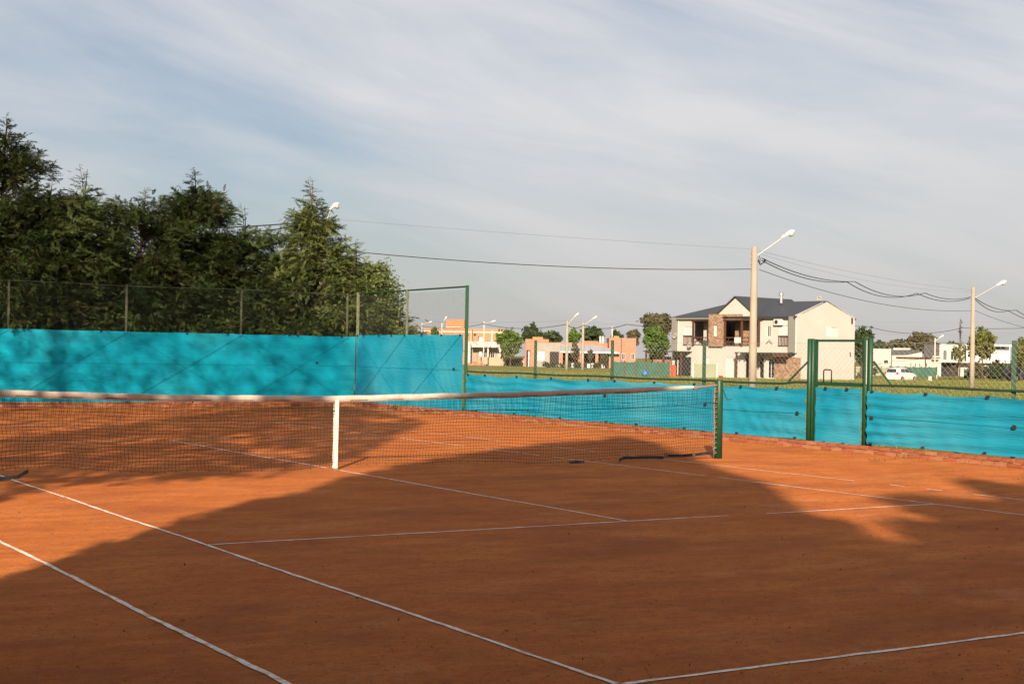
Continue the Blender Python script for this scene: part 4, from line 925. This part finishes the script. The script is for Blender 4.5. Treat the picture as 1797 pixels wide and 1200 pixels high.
# pale building behind the right end of the conifers
d = 150.0; k = d/2576; zb = -.2
H5 = simple_house('pale_building', 'pale stepped building half hidden behind the broad-leaved shrub', S(600, d), d, 0, zb, cat='building')
def lx(px): return (px-600)*k
bx(H5, 'wall', G['cream'], 0, lx(706), 0, 8, 0, hz_(690, 578)); bx(H5, 'upper_block', G['cream'], lx(640), lx(695), .4, 7, hz_(690, 578)+.003, hz_(692, 557)); bx(H5, 'top_block', G['cream'], lx(640), lx(692), .8, 6, hz_(692, 557)+.003, hz_(692, 553.5))
for px in (650, 668, 684): window(H5, lx(px), lx(px+8), hz_(px, 600), hz_(px, 584), -.12, 'blind')
# low white house with slanted dark roof
d = 205.0; k = d/2576; zb = -.42
H6 = simple_house('low_white_house', 'low white house with slanted dark roof and slit windows behind the white car', S(1533, d), d, 0, zb)
def lx(px): return (px-1533)*k
mb = wall_holes(MB(), 0, lx(1564), 0, hz_(1548, 612), [(lx(1552), lx(1559), hz_(1555, 637), hz_(1555, 632))], 0, .3); mb.box(0, lx(1564), .3, 6, 0, hz_(1548, 612)); mb.build('tower_block', G['white'], H6)
bx(H6, 'window', G['dark'], lx(1552), lx(1559), .29, .299, hz_(1555, 637), hz_(1555, 632))
mb = MB(); mb.prism([(lx(1564)+.01, 0), (lx(1633), 0), (lx(1633), hz_(1620, 629)), (lx(1616), hz_(1616, 626)), (lx(1616), hz_(1616, 618)), (lx(1590), hz_(1590, 623)), (lx(1564)+.01, hz_(1570, 623.5))], 'y', -.6, 5); mb.build('long_wall', G['white'], H6)
mb = MB(); mb.prism([(lx(1564)+.01, hz_(1570, 623)), (lx(1590), hz_(1590, 622.5)), (lx(1616), hz_(1616, 617.5)), (lx(1612), hz_(1612, 613.5)), (lx(1564)+.01, hz_(1570, 614))], 'y', -.3, 4.5); mb.build('slanted_roof', G['roof'], H6)
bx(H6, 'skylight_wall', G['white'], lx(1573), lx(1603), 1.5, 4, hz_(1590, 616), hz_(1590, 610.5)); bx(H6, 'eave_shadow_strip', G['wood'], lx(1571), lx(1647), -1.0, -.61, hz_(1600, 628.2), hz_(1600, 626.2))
for px in (1596.5, 1604.5, 1612, 1624): bx(H6, 'slit_window', G['dark'], lx(px), lx(px+1.1), -.65, -.604, hz_(px, 643), hz_(px, 637))
bx(H6, 'low_wing', G['white'], lx(1633)+.01, lx(1653), .2, 5, 0, hz_(1640, 624.5))
# modern white two-storey house
d = 210.0; k = d/2576; zb = -.42
H7 = simple_house('modern_house', 'modern white two-storey house with flat roof behind the street trees', S(1649, d), d, 0, zb)
def lx(px): return (px-1649)*k
bx(H7, 'upper_wall', G['white'], 0, lx(1694), 0, 8, hz_(1670, 634), hz_(1670, 604)); bx(H7, 'ground_wall', G['white'], lx(1668), lx(1702), .4, 8, 0, hz_(1670, 634)-.003); bx(H7, 'floor_slab', G['white'], lx(1645), lx(1706), -1.4, -.01, hz_(1670, 636), hz_(1670, 633.5)); bx(H7, 'entrance_recess', G['dark'], lx(1656), lx(1684), .3, .39, 0, hz_(1670, 636))
window(H7, lx(1655), lx(1662), hz_(1655, 632), hz_(1655, 614), -.12, 'glass'); window(H7, lx(1668), lx(1679), hz_(1668, 632), hz_(1668, 615), -.12, 'glass')
bx(H7, 'dark_slot', G['dark'], lx(1693), lx(1696), -.05, 6, hz_(1695, 634), hz_(1695, 606)); bx(H7, 'right_wing', G['whitep'], lx(1696)+.01, lx(1775), .5, 8, hz_(1740, 637), hz_(1740, 606)); bx(H7, 'wing_base', G['white'], lx(1706), lx(1775), 1.5, 8, 0, hz_(1740, 637)-.004)
bx(H7, 'roof_slab', G['whitep'], lx(1741), lx(1772), -.9, .49, hz_(1757, 608), hz_(1757, 604.5)); bx(H7, 'terrace_opening', G['dark'], lx(1746), lx(1764), .44, .496, hz_(1757, 613), hz_(1757, 608)); window(H7, lx(1750), lx(1760), hz_(1757, 628), hz_(1757, 615), .38, 'blind')

# ------------------------------------------------------------------ garden screens, hedges and small things on the field
def screen(name, label, px0, px1, d, ytop, m, posts=6, cat='fence', mp='wood'):
    s0, s1 = S(px0, d), S(px1, d); z = gz((s0+s1)/2, d); t = thing(name, label, cat, W(s0, d, z), ROT0); L = s1-s0; h = Z((px0+px1)/2, ytop, d)-z
    for i in range(posts): bx(t, 'post', G[mp], L*i/(posts-1)-.05, L*i/(posts-1)+.05, -.03, .03, -.1, h+.12)
    for i in range(posts-1):
        a, b = L*i/(posts-1)+.05, L*(i+1)/(posts-1)-.05; mb = MB(); n = 6
        for j in range(n): mb.box(a+(b-a)*j/n, a+(b-a)*(j+1)/n, -.012+.03*math.sin(j*1.7+i), .012+.03*math.sin(j*1.7+i), .03, h-.04*math.sin(math.pi*(j+.5)/n))
        mb.build('cloth_panel', G[m], t)
    return t
screen('screened_fence', 'dark green shade-cloth fence left of the two-storey house', 1077, 1175, 138, 635, 'meshg', 6)
screen('screened_fence', 'pale translucent green screen before the two-storey house front', 1217, 1259, 132, 638, 'meshg2', 3, mp='galv')
screen('screened_fence', 'dark green screened fence behind the white car', 1563, 1645, 190, 643.5, 'meshg', 7, mp='greendark')
screen('screened_fence', 'short green screen beside the right street pole', 1693, 1707, 186, 648, 'meshg', 2, mp='greendark')
screen('screened_fence', 'grey wire garden fence between the house and the white car', 1502, 1562, 196, 643, 'meshg2', 5, mp='wood')
sb = MB().lathe([(.05, 0), (.22, .05), (.30, .2), (.30, .36), (.22, .52), (.05, .58)], 12).build('blue_barrel', G['blue'], None, True); sb.location = W(S(1133, 136), 136, gz(31, 136)); tag(sb, 'blue plastic drum in front of the green shade-cloth fence', 'drum')
ob = MB().prism([(-.2, 0), (.2, 0), (.18, 1.0), (.06, 1.15), (-.16, 1.08)], 'y', -.12, .12).build('folded_parasol', G['orange']); ob.location = W(S(1183, 136), 136, gz(15, 136)); tag(ob, 'orange folded canvas standing under the left porch of the house', 'canvas')
pot = MB().lathe([(.14, 0), (.2, .25), (.22, .27), (.17, .27)], 10).build('flower_pot', G['orange'], None, True); pot.location = W(S(1266, 131), 131, gz(19, 131)); tag(pot, 'small terracotta pot on the grass beside the white door', 'pot')
bm_ = bx(None, 'white_marker', G['whitep'], -.14, .14, -.1, .1, 0, .5); bm_.location = W(S(1633, 150), 150, gz(42, 150)); tag(bm_, 'small white marker post on the grass right of the car', 'marker')
bm_ = bx(None, 'white_marker', G['whitep'], -.1, .1, -.1, .1, 0, .45); bm_.location = W(S(1646, 180), 180, gz(52, 180)); tag(bm_, 'tiny white marker post at the foot of the slim lamp pole', 'marker')

FT = 'trees around the far houses'
def far_tree(label, px, d, ytop, wpx, ybot, m, seed, nleaf=1500, ls=.35, lob=3, name='garden_tree', tr=.14, base=None, clump=16):
    s = S(px, d); z = gz(s, d) if base is None else base; k = d/2576; top = Z(px, ytop, d)-z; bot = max(.3, Z(px, ybot, d)-z); w = wpx*k/2; rr = random.Random(seed)
    cz = (top+bot)/2; hz2 = (top-bot)/2; cr_ = [(0, 0, cz, w*.72, w*.7, hz2*.92)]
    for i in range(lob): cr_.append((rr.uniform(-.5, .5)*w, rr.uniform(-.4, .4)*w, cz+rr.uniform(-.45, .4)*hz2, w*rr.uniform(.38, .55), w*.45, hz2*rr.uniform(.35, .55)))
    return leafy(name, label, W(s, d, z), top, cr_, tr, m, seed, nleaf, ls, FT, trunk_h=cz, clump=clump)
far_tree('round bright green tree left of the pink house', 896, 252, 577, 52, 627, 'fleafA', 1, 2600, .34)
far_tree('bright green leafy tree at the left end of the two-storey house', 1150, 150, 570, 58, 634, 'fleafA', 2, 4200, .21, 4)
far_tree('large rounded eucalyptus above the bright tree by the house', 1152, 330, 547, 64, 590, 'fleafC', 3, 2600, .5, 4, 'eucalyptus_tree', .4)
far_tree('brownish tree left of the eucalyptus, behind the pink house', 1112, 330, 577, 28, 606, 'fleafC', 4, 1000, .5)
far_tree('dark tree behind the right block of the pink house', 1081, 330, 580, 22, 604, 'fleafB', 5, 800, .45)
far_tree('dark spreading tree behind the pink house, right of the lamp pair', 1040, 320, 573, 46, 605, 'fleafB', 6, 1800, .5)
far_tree('dark tree in the wood behind the pink house, between brick house and lamps', 932, 325, 570, 46, 606, 'fleafB', 7, 1700, .5)
far_tree('dark low tree directly behind the pink house parapet', 968, 325, 580, 50, 608, 'fleafB', 8, 1600, .5)
far_tree('medium green tree behind the porch roof between the two lamp poles', 1008, 262, 576, 26, 606, 'fleafA', 9, 1200, .34)
far_tree('slender young tree before the porch of the pink house', 1009, 240, 600, 22, 634, 'fleafC', 10, 420, .25, 2, tr=.06)
far_tree('thin leafy sapling before the right part of the pink house porch', 1037, 238, 612, 14, 634, 'fleafC', 11, 300, .22, 2, tr=.05)
far_tree('bushy shrub at the right end of the pink house porch', 1060, 240, 618, 18, 642, 'fleafC', 12, 420, .25, 2, tr=.05)
far_tree('round dark treetop left of the brick building', 724, 300, 572, 22, 592, 'fleafC', 13, 700, .4)
far_tree('small green treetop in front of the orange brick wall', 763, 262, 574, 16, 592, 'fleafA', 14, 500, .3, 2)
far_tree('dark green tree behind the right corner of the two-storey house', 1512, 165, 569, 36, 640, 'fleafB', 15, 2200, .24)
far_tree('broad olive tree behind the low white house', 1612, 300, 582, 54, 622, 'fleafC', 16, 2200, .5, 4, tr=.3)
far_tree('purplish brown tree behind the low white house roof', 1572, 300, 596, 58, 622, 'fleafC', 17, 1700, .45, 4)
far_tree('dull green tree between the two-storey house and the white house', 1542, 300, 598, 30, 622, 'fleafB', 18, 900, .45)
far_tree('dark tree behind the slim lamp pole', 1641, 300, 598, 34, 626, 'fleafB', 19, 1000, .45)
far_tree('leafy street tree right behind the right street pole', 1724, 170, 571, 62, 636, 'fleafD', 20, 2100, .24, 5, tr=.09, clump=26)
far_tree('sparse yellow-green young tree left of the right street pole', 1684, 172, 600, 34, 637, 'fleafD', 21, 320, .20, 4, tr=.05, clump=22)
far_tree('leafy tree at the right edge behind the fence post', 1792, 165, 588, 34, 644, 'fleafD', 22, 1500, .22, 4, tr=.08, clump=22)
far_tree('thin bare young tree with high twigs before the modern house', 1685, 168, 556, 12, 600, 'fleafC', 23, 40, .12, 2, tr=.05)
far_tree('dark tree behind the modern house at the right', 1672, 320, 600, 40, 622, 'fleafB', 24, 900, .5)
far_tree('young staked tree on the grass before the modern house', 1673, 160, 640, 12, 652, 'fleafC', 25, 90, .16, 2, tr=.04)
for i, (px, w, yt, lab) in enumerate(((1715, 34, 637, 'clipped dark hedge right of the right street pole'), (1748, 44, 634, 'dark hedge below the white wing of the modern house'), (1788, 46, 632, 'dark hedge at the right edge behind the fence post'))):
    d_ = 182; s_ = S(px, d_); z_ = gz(s_, d_); kk = d_/2576; h_ = Z(px, yt, d_)-z_
    leafy('garden_hedge', lab, W(s_, d_, z_), h_, [(0, 0, h_*.5, w*kk*.5, .8, h_*.55), (w*kk*.25, 0, h_*.45, w*kk*.3, .8, h_*.5), (-w*kk*.25, 0, h_*.45, w*kk*.3, .8, h_*.5)], .08, 'fleafB' if i else 'fleafC', 60+i, 2600, .15, 'hedges by the modern house', 'hedge', clump=26)
for i, px in enumerate((1016, 960, 972, 990, 1050)):
    d_ = 240; s_ = S(px, d_); leafy('garden_bush', ('small round bush by the porch steps', 'low bush before the grey wall of the pink house', 'second low bush before the grey wall of the pink house', 'bush at the foot of the left close lamp pole', 'bush under the right porch pillar')[i], W(s_, d_, -.5), 1, [(0, 0, .5, .8, .6, .55)], .05, 'fleafB', 80+i, 240, .16, 'bushes along the pink house', 'bush', clump=8)
leafy('garden_bush', 'dry brown bush by the wire garden fence beside the house', W(S(1525, 180), 180, -.4), 1.6, [(0, 0, .9, 1.6, .8, .95)], .05, 'fleafC', 91, 700, .18, None, 'bush')
leafy('garden_bush', 'dark bushes in shade under the round tree by the cream house', W(S(900, 256), 256, -.45), 1.2, [(0, 0, .6, 1.8, .6, .7)], .05, 'fleafB', 92, 500, .2, None, 'bush')

# ------------------------------------------------------------------ cars
def car(label, s, d, heading, m, sc=1.0, z=None):
    zz0 = gz(s, d) if z is None else z
    t = thing('parked_car', label, 'car', W(s, d, zz0), ROT0 + heading, 'parked cars'); t.scale = (sc,)*3
    # cross sections along the length (x from rear to front): (x, half width low, half width roof, z sill, z belt, z roof)
    sec = [(-2.02, .70, .60, .42, .92, .94), (-1.98, .80, .60, .30, .98, 1.06), (-1.86, .84, .62, .26, 1.02, 1.34), (-1.60, .86, .62, .24, 1.03, 1.50), (-.6, .87, .63, .22, 1.02, 1.56), (.2, .87, .62, .22, 1.00, 1.53),
           (.62, .87, .60, .22, .99, 1.40), (1.02, .86, .62, .22, .97, 1.12), (1.22, .85, .66, .22, .95, .99), (1.72, .82, .66, .24, .84, .87), (1.98, .74, .58, .30, .68, .72), (2.06, .62, .5, .38, .55, .58)]
    mb = MB(); n = 12
    for (x, wl, wr, zs, zbelt, zr) in sec:
        ring = [(wl*.92, zs), (wl, zs+.14), (wl*1.0, (zs+zbelt)/2+.05), (wl*.97, zbelt), (wr+.05, zbelt+(zr-zbelt)*.72), (wr*.72, zr), (-wr*.72, zr), (-wr-.05, zbelt+(zr-zbelt)*.72), (-wl*.97, zbelt), (-wl, (zs+zbelt)/2+.05), (-wl, zs+.14), (-wl*.92, zs)]
        mb.v += [(x, y, z_) for y, z_ in ring]
    for i in range(len(sec)-1):
        for k in range(n):
            k2 = (k+1) % n; mb.f.append((i*n+k, (i+1)*n+k, (i+1)*n+k2, i*n+k2))
    mb.f.append(tuple(range(n))); mb.f.append(tuple((len(sec)-1)*n+k for k in range(n))[::-1]); mb.build('body', G[m], t, True)
    for sgn in (-1, 1):
        g_ = MB(); y0 = .865; 
        def gp_(x, z_): return (x, sgn*(.885 - (z_-1.0)*.40), z_)
        for pts in ([(-1.45, 1.08), (-.62, 1.07), (-.62, 1.43), (-1.35, 1.42)], [(-.54, 1.07), (.30, 1.05), (.22, 1.41), (-.54, 1.43)], [(.38, 1.05), (.95, 1.03), (.55, 1.30), (.32, 1.40)]):
            a = [gp_(*p) for p in pts]; g_.poly(a if sgn < 0 else a[::-1])
        g_.build('side_window', G['glass'], t)
    MB().quad((-2.03, -.56, 1.06), (-2.03, .56, 1.06), (-1.85, .52, 1.40), (-1.85, -.52, 1.40)).build('rear_window', G['glass'], t)
    for y in (-.70, .70): bx(t, 'tail_light', G['red'], -2.03, -1.93, y-.10, y+.10, .82, 1.10)
    bx(t, 'rear_bumper', G[m], -2.09, -1.95, -.74, .74, .34, .58); bx(t, 'number_plate', G['whitep'], -2.085, -2.03, -.22, .22, .66, .78)
    wm_ = MB().lathe([(.31, -.1), (.33, -.07), (.33, .07), (.31, .1)], 18).mesh('tyre', G['tyre']); rm = MB().lathe([(.21, -.108), (.21, .108)], 12).mesh('rim', G['rim'])
    for x in (-1.25, 1.28):
        for y in (-.80, .80):
            w_ = inst('wheel', wm_, t, (x, y, .33), (math.pi/2, 0, 0)); inst('rim', rm, w_)
    return t
car('white hatchback parked on the grass beyond the gate', S(1582, 163), 163, math.radians(46), 'carp', 1.06)
car('dark navy car partly hidden by the fence post at the right edge', S(1796, 170), 170, math.radians(8), 'carb', 1.0)

# ------------------------------------------------------------------ grass blades and litter
def grass_blades():
    rr = np.random.RandomState(12); N = 46000
    d = 26 + 150*rr.rand(N)**1.35; s = d*(rr.rand(N)*.80-.39)
    x = CAM.x + s*FY + d*FX; y = CAM.y - s*FX + d*FY
    ok = ~((x < 10.9) & (y < 23)); d, s, x, y = d[ok], s[ok], x[ok], y[ok]; n = len(d)
    z = np.array([gz(a, b) for a, b in zip(s, d)])-.02; h = rr.uniform(.04, .11, n)*(1+d/140); a = rr.uniform(0, 6.28, n); w = .012+d*.00022
    c, q = np.cos(a)*w, np.sin(a)*w; lx_, ly_ = rr.normal(0, .04, n), rr.normal(0, .04, n)
    V = np.stack([np.stack([x-c, y-q, z], 1), np.stack([x+c, y+q, z], 1), np.stack([x+lx_, y+ly_, z+h], 1)], 1).reshape(-1, 3)
    o = fast('grass', V, np.arange(len(V)).reshape(-1, 3), G['blade']); tag(o, 'rough yellow-green grass over the field behind the fence', 'grass', kind='stuff')
grass_blades()
def litter():
    rr = np.random.RandomState(31); V = []; Q = []
    for i in range(620):
        if i < 320: x, y = rr.uniform(-9, 9.5), rr.uniform(-13, 8)
        elif i < 520: y = rr.uniform(-6, 15); x = fx(y)-.15-abs(rr.normal(0, .5))
        else: x, y = rr.uniform(-4, 9.9), 20.3-abs(rr.normal(0, .5))
        r = rr.uniform(.004, .012) if rr.rand() < .95 else rr.uniform(.018, .035); a = rr.uniform(0, 6.28); b = len(V); t = rr.uniform(.004, .016)
        c, s_ = math.cos(a), math.sin(a)
        for (u, v, z_) in ((-r, 0, .003), (0, -r*.5, .005+t*.4), (r, 0, t+.004), (0, r*.5, .004)): V.append((x+u*c-v*s_, y+u*s_+v*c, z_))
        Q.append((b, b+1, b+2, b+3))
    o = fast('leaf_litter', V, Q, G['dark']); tag(o, 'scattered dry leaf bits and crumbs on the clay', 'litter', kind='stuff')
litter()
def crumbs():
    rr = np.random.RandomState(77); N = 15000
    y = -13.5 + 13*rr.rand(N)**1.5; x = rr.uniform(-9, 9.5, N); r = np.minimum(rr.gamma(2.2, .0019, N)+.0015, .0085); a = rr.uniform(0, 6.28, N); c, s_ = np.cos(a)*r, np.sin(a)*r
    z0 = np.full(N, .001); V = np.stack([np.stack([x-c, y-s_, z0], 1), np.stack([x+s_, y-c, z0], 1), np.stack([x+c, y+s_, z0], 1), np.stack([x+rr.normal(0, .3, N)*r, y+rr.normal(0, .3, N)*r, r*.9], 1)], 1).reshape(-1, 3)
    b = np.arange(N)[:, None]*4; Q = np.concatenate([b+np.array([[0, 1, 3]]), b+np.array([[1, 2, 3]]), b+np.array([[2, 0, 3]])])
    o = fast('clay_crumbs', V, Q, G['crumb']); tag(o, 'loose crumbs of clay lying over the near court', 'clay crumbs', kind='stuff')
crumbs()
for i, (x, y, r, lab) in enumerate(((9.45, -.95, .07, 'weed tuft at the brick kerb right of the gate'), (8.2, -1.6, .07, 'dry weed tuft on the clay before the brick kerb'), (9.6, 14.6, .22, 'dark weed growing at the foot of the high green post'), (9.9, 17.6, .22, 'dark weed along the foot of the tall screen'))):
    rr = random.Random(200+i); t = thing('weed_tuft', lab, 'weed', (x, y, 0), 0, 'weeds along the fence foot')
    expand([Vector((rr.gauss(0, r*.5), rr.gauss(0, r*1.2), rr.uniform(.0, .05))) for _ in range(16)], [Vector((rr.gauss(0, .6), rr.gauss(0, .6), 1)) for _ in range(16)], [rr.uniform(.5, 1)*r*.8 for _ in range(16)], [rr.uniform(-1, 1) for _ in range(16)], G['leaf'], 'leaves', t)
